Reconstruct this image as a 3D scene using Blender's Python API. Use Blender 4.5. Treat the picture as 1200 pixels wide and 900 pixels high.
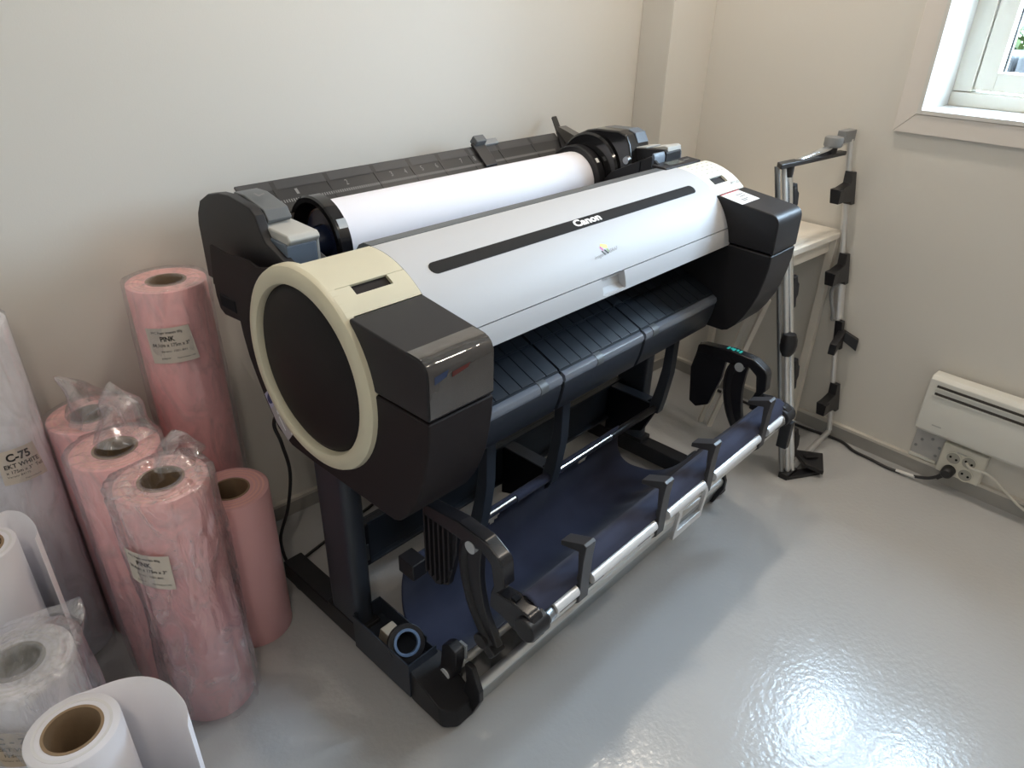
import bpy, bmesh, math, random
from mathutils import Vector, Matrix, noise
random.seed(7)
for o in list(bpy.data.objects):
    bpy.data.objects.remove(o)
SC = bpy.context.scene
COL = SC.collection
R = math.radians

# ------------------------------------------------------------------ camera
cam_d = bpy.data.cameras.new('camera')
cam_d.sensor_width = 36.0
cam_d.lens = 36.0 * 832 / 1200
cam_d.clip_start = 0.05
cam = bpy.data.objects.new('camera', cam_d)
COL.objects.link(cam)
YAW, PIT, ROL = 0.7501, 0.5021, -0.0238
fw = Vector((math.sin(YAW) * math.cos(PIT), math.cos(YAW) * math.cos(PIT), -math.sin(PIT)))
rt0 = Vector((math.cos(YAW), -math.sin(YAW), 0))
dn0 = fw.cross(rt0)
rt = math.cos(ROL) * rt0 + math.sin(ROL) * dn0
dn = -math.sin(ROL) * rt0 + math.cos(ROL) * dn0
M = Matrix((rt, -dn, -fw)).transposed().to_4x4()
M.translation = Vector((0, 0, 1.41))
cam.matrix_world = M
SC.camera = cam

# ------------------------------------------------------------------ sky, window portal, exposure
SC.view_settings.view_transform = 'Standard'
SC.view_settings.look = 'None'
SC.view_settings.gamma = 1
SC.view_settings.use_curve_mapping = False
SC.view_settings.exposure = 0.40
SKY_STRENGTH = 44.0
LAMP_STRENGTH = 160.0
LAMP_COLOR = (1.0, 0.87, 0.72, 1)
world = bpy.data.worlds.new('overcast_sky')
SC.world = world
world.use_nodes = True
wn = world.node_tree
bg = wn.nodes['Background']
tc = wn.nodes.new('ShaderNodeTexCoord')
sep = wn.nodes.new('ShaderNodeSeparateXYZ')
ramp = wn.nodes.new('ShaderNodeValToRGB')
ramp.color_ramp.elements[0].position = 0.0
ramp.color_ramp.elements[0].color = (0.66, 0.83, 1.0, 1)
ramp.color_ramp.elements[1].position = 1.0
ramp.color_ramp.elements[1].color = (0.56, 0.77, 1.0, 1)
wn.links.new(tc.outputs['Generated'], sep.inputs[0])
wn.links.new(sep.outputs['Z'], ramp.inputs[0])
wn.links.new(ramp.outputs[0], bg.inputs['Color'])
bg.inputs['Strength'].default_value = SKY_STRENGTH
WY0, WY1, WZ0, WZ1 = -0.02, 0.835, 1.125, 2.15      # window opening in the right wall
pl = bpy.data.lights.new('window_portal', 'AREA')
pl.shape = 'RECTANGLE'
pl.size = WZ1 - WZ0
pl.size_y = WY1 - WY0
pl.cycles.is_portal = True
po = bpy.data.objects.new('window_portal', pl)
COL.objects.link(po)
po.location = (2.72, (WY0 + WY1) / 2, (WZ0 + WZ1) / 2)
po.rotation_euler = (0, R(90), 0)

# ------------------------------------------------------------------ materials
def mat(name, col, rough=0.5, metal=0.0, spec=0.5, bump=0.0, bscale=200.0, var=0.0, vscale=6.0, coat=0.0,
        rvar=0.0, sheen=0.0, bdist=0.002, trans=0.0, sss=0.0):
    m = bpy.data.materials.new(name)
    m.use_nodes = True
    nt = m.node_tree
    b = nt.nodes['Principled BSDF']
    b.inputs['Base Color'].default_value = (*col, 1)
    b.inputs['Roughness'].default_value = rough
    b.inputs['Metallic'].default_value = metal
    b.inputs['Specular IOR Level'].default_value = spec
    b.inputs['Coat Weight'].default_value = coat
    b.inputs['Sheen Weight'].default_value = sheen
    if trans:
        b.inputs['Transmission Weight'].default_value = trans
    t = nt.nodes.new('ShaderNodeTexCoord')
    if var:
        n = nt.nodes.new('ShaderNodeTexNoise')
        n.inputs['Scale'].default_value = vscale
        n.inputs['Detail'].default_value = 4
        r = nt.nodes.new('ShaderNodeValToRGB')
        r.color_ramp.elements[0].position = 0.3
        r.color_ramp.elements[1].position = 0.7
        r.color_ramp.elements[0].color = (*[c * (1 - var) for c in col], 1)
        r.color_ramp.elements[1].color = (*[min(1, c * (1 + var)) for c in col], 1)
        nt.links.new(t.outputs['Object'], n.inputs['Vector'])
        nt.links.new(n.outputs['Fac'], r.inputs[0])
        nt.links.new(r.outputs[0], b.inputs['Base Color'])
        if rvar:
            mr = nt.nodes.new('ShaderNodeMapRange')
            mr.inputs['To Min'].default_value = rough - rvar
            mr.inputs['To Max'].default_value = rough + rvar
            nt.links.new(n.outputs['Fac'], mr.inputs[0])
            nt.links.new(mr.outputs[0], b.inputs['Roughness'])
    if bump:
        n2 = nt.nodes.new('ShaderNodeTexNoise')
        n2.inputs['Scale'].default_value = bscale
        n2.inputs['Detail'].default_value = 2
        bp = nt.nodes.new('ShaderNodeBump')
        bp.inputs['Strength'].default_value = bump
        bp.inputs['Distance'].default_value = bdist
        nt.links.new(t.outputs['Object'], n2.inputs['Vector'])
        nt.links.new(n2.outputs['Fac'], bp.inputs['Height'])
        nt.links.new(bp.outputs[0], b.inputs['Normal'])
    return m

def film_mat(name, white=0.10, gloss=0.16):
    m = bpy.data.materials.new(name)
    m.use_nodes = True
    nt = m.node_tree
    nt.nodes.clear()
    out = nt.nodes.new('ShaderNodeOutputMaterial')
    tr = nt.nodes.new('ShaderNodeBsdfTransparent')
    tr.inputs[0].default_value = (0.985, 0.985, 0.985, 1)
    gl = nt.nodes.new('ShaderNodeBsdfGlossy')
    gl.inputs['Roughness'].default_value = 0.09
    gl.inputs['Color'].default_value = (0.95, 0.95, 1, 1)
    df = nt.nodes.new('ShaderNodeBsdfDiffuse')
    df.inputs[0].default_value = (0.80, 0.80, 0.82, 1)
    tl = nt.nodes.new('ShaderNodeBsdfTranslucent')
    tl.inputs[0].default_value = (0.80, 0.80, 0.82, 1)
    t = nt.nodes.new('ShaderNodeTexCoord')
    n = nt.nodes.new('ShaderNodeTexNoise')
    n.inputs['Scale'].default_value = 22
    n.inputs['Detail'].default_value = 5
    n.inputs['Distortion'].default_value = 1.2
    mp = nt.nodes.new('ShaderNodeMapping')
    mp.inputs['Scale'].default_value = (1, 1, 0.45)
    nt.links.new(t.outputs['Object'], mp.inputs[0])
    nt.links.new(mp.outputs[0], n.inputs['Vector'])
    bp = nt.nodes.new('ShaderNodeBump')
    bp.inputs['Strength'].default_value = 0.9
    bp.inputs['Distance'].default_value = 0.012
    nt.links.new(n.outputs['Fac'], bp.inputs['Height'])
    nt.links.new(bp.outputs[0], gl.inputs['Normal'])
    nt.links.new(bp.outputs[0], df.inputs['Normal'])
    add = nt.nodes.new('ShaderNodeMixShader')
    nt.links.new(df.outputs[0], add.inputs[1])
    nt.links.new(tl.outputs[0], add.inputs[2])
    lw = nt.nodes.new('ShaderNodeLayerWeight')
    lw.inputs['Blend'].default_value = 0.25
    nt.links.new(bp.outputs[0], lw.inputs['Normal'])
    mr = nt.nodes.new('ShaderNodeMapRange')
    mr.inputs['From Min'].default_value = 0.45
    mr.inputs['From Max'].default_value = 0.72
    mr.inputs['To Min'].default_value = white * 0.25
    mr.inputs['To Max'].default_value = white * 3.6
    nt.links.new(n.outputs['Fac'], mr.inputs[0])
    mx1 = nt.nodes.new('ShaderNodeMixShader')
    nt.links.new(mr.outputs[0], mx1.inputs[0])
    nt.links.new(tr.outputs[0], mx1.inputs[1])
    nt.links.new(add.outputs[0], mx1.inputs[2])
    mr2 = nt.nodes.new('ShaderNodeMapRange')
    mr2.inputs['To Min'].default_value = gloss * 0.35
    mr2.inputs['To Max'].default_value = min(0.8, gloss * 4)
    nt.links.new(lw.outputs['Facing'], mr2.inputs[0])
    mx2 = nt.nodes.new('ShaderNodeMixShader')
    nt.links.new(mr2.outputs[0], mx2.inputs[0])
    nt.links.new(mx1.outputs[0], mx2.inputs[1])
    nt.links.new(gl.outputs[0], mx2.inputs[2])
    nt.links.new(mx2.outputs[0], out.inputs[0])
    return m

def emit(name, col, s):
    m = bpy.data.materials.new(name)
    m.use_nodes = True
    nt = m.node_tree
    nt.nodes.clear()
    out = nt.nodes.new('ShaderNodeOutputMaterial')
    e = nt.nodes.new('ShaderNodeEmission')
    e.inputs[0].default_value = col
    e.inputs[1].default_value = s
    nt.links.new(e.outputs[0], out.inputs[0])
    return m

def glass_mat(name, tint, refl):
    m = bpy.data.materials.new(name)
    m.use_nodes = True
    nt = m.node_tree
    nt.nodes.clear()
    out = nt.nodes.new('ShaderNodeOutputMaterial')
    tr = nt.nodes.new('ShaderNodeBsdfTransparent')
    tr.inputs[0].default_value = (*tint, 1)
    gl = nt.nodes.new('ShaderNodeBsdfGlossy')
    gl.inputs['Roughness'].default_value = 0.02
    fr = nt.nodes.new('ShaderNodeLayerWeight')
    pw_ = nt.nodes.new('ShaderNodeMath')
    pw_.operation = 'POWER'
    pw_.inputs[1].default_value = 5.0
    ma = nt.nodes.new('ShaderNodeMath')
    ma.operation = 'MULTIPLY_ADD'
    ma.inputs[1].default_value = 0.9
    ma.inputs[2].default_value = refl
    nt.links.new(fr.outputs['Facing'], pw_.inputs[0])
    nt.links.new(pw_.outputs[0], ma.inputs[0])
    mx = nt.nodes.new('ShaderNodeMixShader')
    nt.links.new(ma.outputs[0], mx.inputs[0])
    nt.links.new(tr.outputs[0], mx.inputs[1])
    nt.links.new(gl.outputs[0], mx.inputs[2])
    nt.links.new(mx.outputs[0], out.inputs[0])
    return m

MT = dict(
    wall=mat('painted_wall', (0.70, 0.678, 0.632), 0.55, bump=0.15, bscale=260, bdist=0.001),
    ceiling=mat('ceiling_paint', (0.80, 0.79, 0.76), 0.7),
    floor=mat('epoxy_floor', (0.47, 0.475, 0.48), 0.19, spec=0.5, bump=0.5, bscale=75, var=0.03, vscale=3, bdist=0.0016, rvar=0.03),
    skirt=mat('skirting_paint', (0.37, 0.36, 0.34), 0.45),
    skirt_lit=mat('skirting_lit_top', (0.66, 0.63, 0.57), 0.5),  # paler tone paints in the light along the top edge
    white=mat('white_paint', (0.68, 0.68, 0.66), 0.35),
    trimw=mat('casing_paint', (0.74, 0.70, 0.66), 0.45, bump=0.05, bscale=90),
    sash=mat('sash_paint', (0.80, 0.78, 0.70), 0.4),
    black=mat('black_plastic', (0.012, 0.012, 0.015), 0.38, bump=0.06, bscale=900, bdist=0.0004),
    gloss=mat('gloss_black', (0.010, 0.010, 0.012), 0.12, spec=0.6),
    char=mat('charcoal_plastic', (0.018, 0.018, 0.021), 0.42, spec=0.28, bump=0.08, bscale=900, bdist=0.0004),
    brown=mat('brownish_charcoal', (0.018, 0.0145, 0.016), 0.55, spec=0.16, bump=0.08, bscale=900, bdist=0.0004),
    dark=mat('dark_interior', (0.006, 0.007, 0.010), 0.7, spec=0.12),
    slate=mat('slate_metal', (0.026, 0.032, 0.044), 0.40, metal=0.0),
    slate2=mat('slate_plastic', (0.036, 0.045, 0.060), 0.40),
    guide=mat('guide_plastic', (0.016, 0.021, 0.030), 0.33, bump=0.05, bscale=400, bdist=0.0005),
    lip=mat('guide_edge_highlight', (0.17, 0.19, 0.23), 0.18, spec=0.9),  # colour lightened to carry the bright highlight on the lips
    grey=mat('grey_plastic', (0.23, 0.24, 0.25), 0.42),
    midgrey=mat('mid_grey_plastic', (0.11, 0.12, 0.13), 0.42),
    blueg=mat('bluegrey_plastic', (0.125, 0.155, 0.20), 0.4),
    lgrey=mat('pale_grey_plastic', (0.46, 0.46, 0.44), 0.4),
    cream=mat('yellowed_cream_plastic', (0.62, 0.58, 0.44), 0.42, var=0.03, vscale=5),
    cream2=mat('offwhite_plastic', (0.76, 0.74, 0.66), 0.42),
    silver=mat('silver_cover_plastic', (0.52, 0.53, 0.555), 0.5, metal=0.0, spec=0.35),
    mark=mat('grey_print', (0.25, 0.25, 0.25), 0.6),
    markd=mat('black_print', (0.02, 0.02, 0.02), 0.6),
    markw=mat('white_print', (0.85, 0.85, 0.85), 0.5),
    marks=mat('faint_white_print', (0.20, 0.20, 0.20), 0.5),
    red=mat('red_print', (0.5, 0.03, 0.06), 0.5),
    yellow=mat('yellow_print', (0.85, 0.75, 0.12), 0.5),
    green=mat('green_print', (0.25, 0.5, 0.08), 0.5),
    magenta=mat('magenta_print', (0.6, 0.12, 0.35), 0.5),
    teal=mat('teal_print', (0.02, 0.42, 0.34), 0.5),
    navyp=mat('navy_print', (0.02, 0.03, 0.12), 0.5),
    sticker=mat('sticker_lilac', (0.42, 0.43, 0.60), 0.3),
    stickerg=mat('sticker_grey', (0.42, 0.40, 0.42), 0.3),
    smoke=glass_mat('smoked_sheet', (0.30, 0.30, 0.31), 0.02),
    chrome=mat('brushed_aluminium', (0.80, 0.81, 0.82), 0.20, metal=1.0),
    alu=mat('satin_aluminium', (0.72, 0.72, 0.72), 0.42, metal=0.7),
    bumper=mat('bumper_aluminium', (0.42, 0.44, 0.44), 0.30, metal=0.85),
    rail=mat('white_rail', (0.80, 0.81, 0.83), 0.28, metal=0.3),
    steel=mat('dull_steel', (0.30, 0.31, 0.32), 0.35, metal=0.9),
    fabric=mat('navy_fabric', (0.032, 0.037, 0.068), 0.8, spec=0.2, sheen=0.08, bump=0.15, bscale=1200, bdist=0.0006, var=0.12, vscale=9),
    paper=mat('white_paper', (0.80, 0.80, 0.87), 0.6),
    paperend=mat('paper_roll_end', (0.74, 0.74, 0.77), 0.7, bump=0.1, bscale=500),
    pink=mat('pink_paper', (0.92, 0.50, 0.51), 0.6),
    pinkend=mat('pink_roll_end', (0.90, 0.52, 0.47), 0.7, bump=0.1, bscale=500),
    pinkb=mat('pale_pink_paper', (0.82, 0.46, 0.47), 0.5),
    card=mat('brown_cardboard', (0.30, 0.21, 0.13), 0.8, bump=0.2, bscale=120),
    cardd=mat('grey_cardboard', (0.20, 0.18, 0.13), 0.8, bump=0.2, bscale=120),
    label=mat('label_paper', (0.66, 0.60, 0.53), 0.6),
    labelp=mat('kraft_label_paper', (0.46, 0.37, 0.28), 0.7),
    beige=mat('beige_plastic', (0.42, 0.36, 0.28), 0.5),
    blue=mat('blue_plastic_ring', (0.12, 0.19, 0.32), 0.3),
    film=film_mat('clear_film', 0.08, 0.15),
    film2=film_mat('crumpled_film', 0.15, 0.26),
    heater=mat('heater_enamel', (0.72, 0.72, 0.68), 0.35),
    slot=mat('heater_slot', (0.05, 0.045, 0.04), 0.7),
    galv=mat('galvanised_plate', (0.50, 0.50, 0.50), 0.5, metal=0.3),
    socket=mat('socket_plastic', (0.74, 0.72, 0.64), 0.35),
    cord=mat('black_cord', (0.02, 0.02, 0.022), 0.45),
    cordw=mat('white_cord', (0.74, 0.72, 0.66), 0.45),
    table=mat('white_laminate', (0.78, 0.74, 0.67), 0.4, var=0.03, vscale=12),
    lens=mat('pale_knob', (0.42, 0.45, 0.48), 0.15),
    glass=glass_mat('window_glass', (0.97, 0.98, 0.98), 0.03),
    stone=mat('grey_stone', (0.014, 0.015, 0.016), 0.85, var=0.5, vscale=9, bump=0.6, bscale=14, bdist=0.02),
    leaf=mat('bright_leaf', (0.022, 0.040, 0.003), 0.6, var=0.5, vscale=30),
    soil=mat('garden_soil', (0.05, 0.045, 0.035), 0.9, bump=0.4, bscale=30, bdist=0.02),
    lamp=emit('lamp_diffuser', LAMP_COLOR, LAMP_STRENGTH),
)

# ------------------------------------------------------------------ builders
DL = 0.0752
PO = Vector((1.241, 1.05, 0.0))                    # printer origin in its own axes

class MB:
    def __init__(s):
        s.v, s.f = [], []
    def add(s, vs, fs):
        k = len(s.v)
        s.v += [tuple(v) for v in vs]
        s.f += [tuple(i + k for i in f) for f in fs]
        return s
    def box(s, x0, x1, y0, y1, z0, z1):
        v = [(x, y, z) for z in (z0, z1) for y in (y0, y1) for x in (x0, x1)]
        return s.add(v, [(0, 2, 3, 1), (4, 5, 7, 6), (0, 1, 5, 4), (2, 6, 7, 3), (0, 4, 6, 2), (1, 3, 7, 5)])
    def obox(s, c, ax, ay, az, hx, hy, hz):
        c, ax, ay, az = Vector(c), Vector(ax).normalized(), Vector(ay).normalized(), Vector(az).normalized()
        v = [c + ax * hx * i + ay * hy * j + az * hz * k for k in (-1, 1) for j in (-1, 1) for i in (-1, 1)]
        return s.add(v, [(0, 2, 3, 1), (4, 5, 7, 6), (0, 1, 5, 4), (2, 6, 7, 3), (0, 4, 6, 2), (1, 3, 7, 5)])
    def loft(s, A, B):
        n = len(A)
        s.add(list(A) + list(B), [tuple(range(n - 1, -1, -1)), tuple(range(n, 2 * n))] +
              [(i, (i + 1) % n, n + (i + 1) % n, n + i) for i in range(n)])
        return s
    def prism(s, yz, x0, x1):                       # outline in the y-z plane, swept along x
        g0 = x0 if callable(x0) else (lambda y: x0)
        g1 = x1 if callable(x1) else (lambda y: x1)
        return s.loft([(g0(y), y, z) for y, z in yz], [(g1(y), y, z) for y, z in yz])
    def prism_z(s, xy, z0, z1):
        return s.loft([(x, y, z0) for x, y in xy], [(x, y, z1) for x, y in xy])
    def prism_y(s, xz, y0, y1):
        return s.loft([(x, y0, z) for x, z in xz], [(x, y1, z) for x, z in xz])
    def tube(s, pts, r, n=12, cap=True, rs=None):
        P = [Vector(p) for p in pts]
        up = Vector((0, 0, 1))
        base = len(s.v)
        prev = None
        rings = []
        for i, p in enumerate(P):
            d = (P[min(i + 1, len(P) - 1)] - P[max(i - 1, 0)]).normalized()
            if prev is None:
                a = up if abs(d.z) < 0.9 else Vector((1, 0, 0))
                u = d.cross(a).normalized()
            else:
                u = (prev - d * prev.dot(d)).normalized()
            prev = u
            w = d.cross(u)
            rr = rs[i] if rs else r
            rings.append([p + rr * (math.cos(t) * u + math.sin(t) * w) for t in [2 * math.pi * k / n for k in range(n)]])
        vs = [v for rg in rings for v in rg]
        fs = []
        for i in range(len(rings) - 1):
            for k in range(n):
                fs.append((i * n + k, i * n + (k + 1) % n, (i + 1) * n + (k + 1) % n, (i + 1) * n + k))
        if cap:
            fs.append(tuple(range(n - 1, -1, -1)))
            fs.append(tuple((len(rings) - 1) * n + k for k in range(n)))
        return s.add(vs, fs)
    def cyl(s, a, b, r, n=24):
        return s.tube([a, b], r, n)
    def lathe(s, prof, c=(0, 0, 0), axis='z', n=48, closed=False):
        vs, fs = [], []
        for r, h in prof:
            for k in range(n):
                t = 2 * math.pi * k / n
                if axis == 'z':
                    vs.append((c[0] + r * math.cos(t), c[1] + r * math.sin(t), c[2] + h))
                else:
                    vs.append((c[0] + h, c[1] + r * math.cos(t), c[2] + r * math.sin(t)))
        m = len(prof)
        for i in range(m if closed else m - 1):
            j = (i + 1) % m
            for k in range(n):
                fs.append((i * n + k, i * n + (k + 1) % n, j * n + (k + 1) % n, j * n + k))
        return s.add(vs, fs)
    def grid(s, fn, nu, nv):
        vs = [fn(i / nu, j / nv) for j in range(nv + 1) for i in range(nu + 1)]
        fs = [(j * (nu + 1) + i, j * (nu + 1) + i + 1, (j + 1) * (nu + 1) + i + 1, (j + 1) * (nu + 1) + i)
              for j in range(nv) for i in range(nu)]
        return s.add(vs, fs)
    def build(s, name, material, parent=None, bevel=0.0, seg=2, smooth=True, off=None, angle=35, solid=0.0, sub=0):
        me = bpy.data.meshes.new(name)
        o3 = off if off is not None else OFF.get(parent.name if parent else None, Vector((0, 0, 0)))
        me.from_pydata([tuple(Vector(v) - o3) for v in s.v], [], s.f)
        bm = bmesh.new()
        bm.from_mesh(me)
        bmesh.ops.recalc_face_normals(bm, faces=bm.faces)
        bm.to_mesh(me)
        bm.free()
        if smooth:
            me.polygons.foreach_set('use_smooth', [True] * len(me.polygons))
            me.set_sharp_from_angle(angle=R(angle))
        me.materials.append(MT[material] if isinstance(material, str) else material)
        o = bpy.data.objects.new(name, me)
        COL.objects.link(o)
        if parent:
            o.parent = parent
            OFF[o.name] = o3
        if solid:
            md = o.modifiers.new('solid', 'SOLIDIFY')
            md.thickness = solid
            md.offset = 0
        if bevel:
            md = o.modifiers.new('bevel', 'BEVEL')
            md.width = bevel
            md.segments = seg
            md.limit_method = 'ANGLE'
            md.angle_limit = R(40)
            md.harden_normals = True
        return o
OFF = {}

def tag(o, label=None, cat=None, group=None, kind=None):
    if label: o['label'] = label
    if cat: o['category'] = cat
    if group: o['group'] = group
    if kind: o['kind'] = kind
    return o

def thing(name, loc, label, cat, rz=0.0, group=None, off=None):
    o = bpy.data.objects.new(name, None)
    o.empty_display_size = 0.05
    COL.objects.link(o)
    o.location = loc
    o.rotation_euler = (0, 0, rz)
    tag(o, label, cat, group)
    OFF[o.name] = Vector(loc) if off is None else Vector(off)
    return o

def fillet(poly, rad, seg=5):
    """rounds the corners of a closed 2D outline; rad is one radius or a dict index -> radius"""
    out = []
    n = len(poly)
    for i, p in enumerate(poly):
        r = rad.get(i, 0) if isinstance(rad, dict) else rad
        a, b, c = Vector(poly[i - 1]), Vector(p), Vector(poly[(i + 1) % n])
        if r <= 0:
            out.append(tuple(b))
            continue
        d1, d2 = (a - b), (c - b)
        l1, l2 = d1.length, d2.length
        d1.normalize(); d2.normalize()
        ang = math.acos(max(-1, min(1, d1.dot(d2))))
        t = min(r / math.tan(ang / 2), l1 * 0.49, l2 * 0.49)
        p1, p2 = b + d1 * t, b + d2 * t
        for k in range(seg + 1):
            u = k / seg
            out.append(tuple((1 - u) ** 2 * p1 + 2 * u * (1 - u) * b + u * u * p2))
    return out

def smooth_path(pts, n=8):
    P = [Vector(p) for p in pts]
    out = []
    for i in range(len(P) - 1):
        p0, p1, p2, p3 = P[max(i - 1, 0)], P[i], P[i + 1], P[min(i + 2, len(P) - 1)]
        for k in range(n):
            t = k / n
            out.append(0.5 * ((2 * p1) + (-p0 + p2) * t + (2 * p0 - 5 * p1 + 4 * p2 - p3) * t * t + (-p0 + 3 * p1 - 3 * p2 + p3) * t ** 3))
    out.append(P[-1])
    return out

_tc = {}
def glyphs(txt, bold=0.0, shear=0.0):
    """flat lettering: vertices and polygons, scaled to unit width and its own height"""
    key = (txt, bold, shear)
    if key in _tc:
        return _tc[key]
    cu = bpy.data.curves.new('t', 'FONT')
    cu.body = txt
    cu.size = 1
    cu.offset = bold
    cu.shear = shear
    cu.resolution_u = 3
    ob = bpy.data.objects.new('t', cu)
    COL.objects.link(ob)
    dg = bpy.context.evaluated_depsgraph_get()
    me = bpy.data.meshes.new_from_object(ob.evaluated_get(dg))
    vs = [(v.co.x, v.co.y) for v in me.vertices]
    fs = [tuple(p.vertices) for p in me.polygons]
    bpy.data.objects.remove(ob)
    bpy.data.curves.remove(cu)
    bpy.data.meshes.remove(me)
    x0 = min(v[0] for v in vs); x1 = max(v[0] for v in vs)
    y0 = min(v[1] for v in vs); y1 = max(v[1] for v in vs)
    r = ([((x - x0) / (x1 - x0), (y - y0) / (y1 - y0)) for x, y in vs], fs, (x1 - x0) / (y1 - y0))
    _tc[key] = r
    return r

def lettering(mb, txt, fn, u0, u1, v0, v1, bold=0.0, shear=0.0):
    """fn maps (u, v) in the label's unit square to a point"""
    vs, fs, asp = glyphs(txt, bold, shear)
    mb.add([fn(u0 + (u1 - u0) * x, v0 + (v1 - v0) * y) for x, y in vs], fs)

# ================================================================== SETTING
XW, YW, XL, YF, ZC = 2.40, 1.712, -0.95, -1.7, 2.42
def struct(o, label=None):
    o['kind'] = 'structure'
    if label: o['label'] = label
    return o
struct(MB().box(XL - 0.2, XW + 0.34, YF - 0.2, YW + 0.2, -0.12, 0).build('floor', 'floor', smooth=False), 'glossy grey epoxy floor')
struct(MB().box(XL - 0.2, XW + 0.34, YF - 0.2, YW + 0.2, ZC, ZC + 0.12).build('ceiling', 'ceiling', smooth=False), 'white ceiling')
struct(MB().box(XL - 0.2, XW + 0.34, YW, YW + 0.2, 0, ZC).build('wall_back', 'wall', smooth=False), 'long cream wall behind the printer')
struct(MB().box(XL - 0.2, XL, YF, YW, 0, ZC).build('wall_left', 'wall', smooth=False))
struct(MB().box(XL - 0.2, XW + 0.34, YF - 0.2, YF, 0, ZC).build('wall_front', 'wall', smooth=False))
w = MB()
w.box(XW, XW + 0.34, WY1, YW, 0, ZC).box(XW, XW + 0.34, YF, WY0, 0, ZC)
w.box(XW, XW + 0.34, WY0, WY1, 0, WZ0).box(XW, XW + 0.34, WY0, WY1, WZ1, ZC)
struct(w.build('wall_right', 'wall', smooth=False), 'cream wall with the window and the heater')
struct(MB().box(2.157, XW, 1.582, YW, 0, ZC).build('wall_corner', 'wall', smooth=False, bevel=0.003), 'boxed-in pier in the far corner')
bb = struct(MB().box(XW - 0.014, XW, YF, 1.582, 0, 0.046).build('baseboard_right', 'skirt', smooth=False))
MB().box(XW - 0.016, XW, YF, 1.582, 0.046, 0.056).build('lit_top_strip', 'skirt_lit', bb, smooth=False)
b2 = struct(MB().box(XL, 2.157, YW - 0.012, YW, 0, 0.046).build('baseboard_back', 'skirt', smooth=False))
MB().box(XL, 2.157, YW - 0.014, YW, 0.046, 0.056).build('lit_top_strip', 'skirt_lit', b2, smooth=False)
b3 = struct(MB().box(2.157, XW - 0.014, 1.57, 1.582, 0, 0.046).build('baseboard_corner', 'skirt', smooth=False))

# window: casing, reveal boards, frame, sash, pane
wr = bpy.data.objects.new('window_1', None); COL.objects.link(wr); wr.location = (XW, (WY0 + WY1) / 2, WZ0)
struct(wr, 'white basement window with deep reveal'); OFF[wr.name] = Vector(wr.location)
cw, ct = 0.056, 0.014
def mitre(pts):
    return MB().loft([(XW - ct, y, z) for y, z in pts], [(XW, y, z) for y, z in pts])
a, b, c, d = WY0, WY1, WZ0, WZ1
e = 0.0006
mitre([(b + cw, c - cw), (b, c), (b, d), (b + cw, d + cw)]).build('casing', 'trimw', wr, bevel=0.002)
mitre([(a - cw, c - cw), (a - cw, d + cw), (a, d), (a, c)]).build('casing', 'trimw', wr, bevel=0.002)
mitre([(b + cw - e, c - cw), (a - cw + e, c - cw), (a, c - e), (b, c - e)]).build('casing', 'trimw', wr, bevel=0.002)
mitre([(b + cw, d + cw), (b, d + e), (a, d + e), (a - cw, d + cw)]).build('casing', 'trimw', wr, bevel=0.002)
# reveal boards, a step proud of the casing
t = 0.012
MB().box(XW - ct - 0.004, XW + 0.30, b - t, b, c, d).build('reveal_board', 'white', wr, bevel=0.001)
MB().box(XW - ct - 0.004, XW + 0.30, a, a + t, c, d).build('reveal_board', 'white', wr, bevel=0.001)
MB().box(XW - ct - 0.004, XW + 0.30, a + t, b - t, c, c + t).build('sill_board', 'white', wr, bevel=0.001)
MB().box(XW - ct - 0.004, XW + 0.30, a + t, b - t, d - t, d).build('reveal_board', 'white', wr, bevel=0.001)
ya, yb, za, zb = a + t, b - t, c + t, d - t
fx0, fx1 = XW + 0.19, XW + 0.28
fwid = 0.052
MB().box(fx0, fx1, yb - fwid, yb, za + 0.042, zb).build('frame_jamb', 'sash', wr, bevel=0.002)
MB().box(fx0, fx1, ya, ya + fwid, za + 0.042, zb).build('frame_jamb', 'sash', wr, bevel=0.002)
MB().box(fx0 - 0.008, fx1, ya, yb, za, za + 0.040).build('frame_rail', 'sash', wr, bevel=0.003)
MB().box(fx0, fx1, ya + fwid, yb - fwid, zb - 0.05, zb).build('frame_rail', 'sash', wr, bevel=0.002)
ym = (ya + yb) / 2
MB().box(fx0, fx1, ym - 0.03, ym + 0.03, za + 0.042, zb - 0.05).build('mullion', 'sash', wr, bevel=0.002)
for (s0, s1) in ((ym + 0.034, yb - fwid - 0.004), (ya + fwid + 0.004, ym - 0.034)):
    sz0, sz1 = za + 0.047, zb - 0.055
    sw = 0.052
    sh = MB().box(fx0 + 0.006, fx1 - 0.01, s1 - sw, s1, sz0, sz1).box(fx0 + 0.006, fx1 - 0.01, s0, s0 + sw, sz0, sz1)
    sh.box(fx0 + 0.006, fx1 - 0.01, s0 + sw, s1 - sw, sz0, sz0 + sw).box(fx0 + 0.006, fx1 - 0.01, s0 + sw, s1 - sw, sz1 - sw, sz1)
    so = sh.build('sash', 'sash', wr, bevel=0.002)
    MB().box(fx0 + 0.040, fx0 + 0.046, s0 + sw - 0.004, s1 - sw + 0.004, sz0 + sw - 0.004, sz1 - sw + 0.004).build('pane', 'glass', so, smooth=False)
    sp = MB()
    for yy in (s0 + sw, s1 - sw - 0.005):
        sp.box(fx0 + 0.044, fx0 + 0.056, yy, yy + 0.005, sz0 + sw, sz1 - sw)
    sp.build('spacer', 'black', so, smooth=False)

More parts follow.
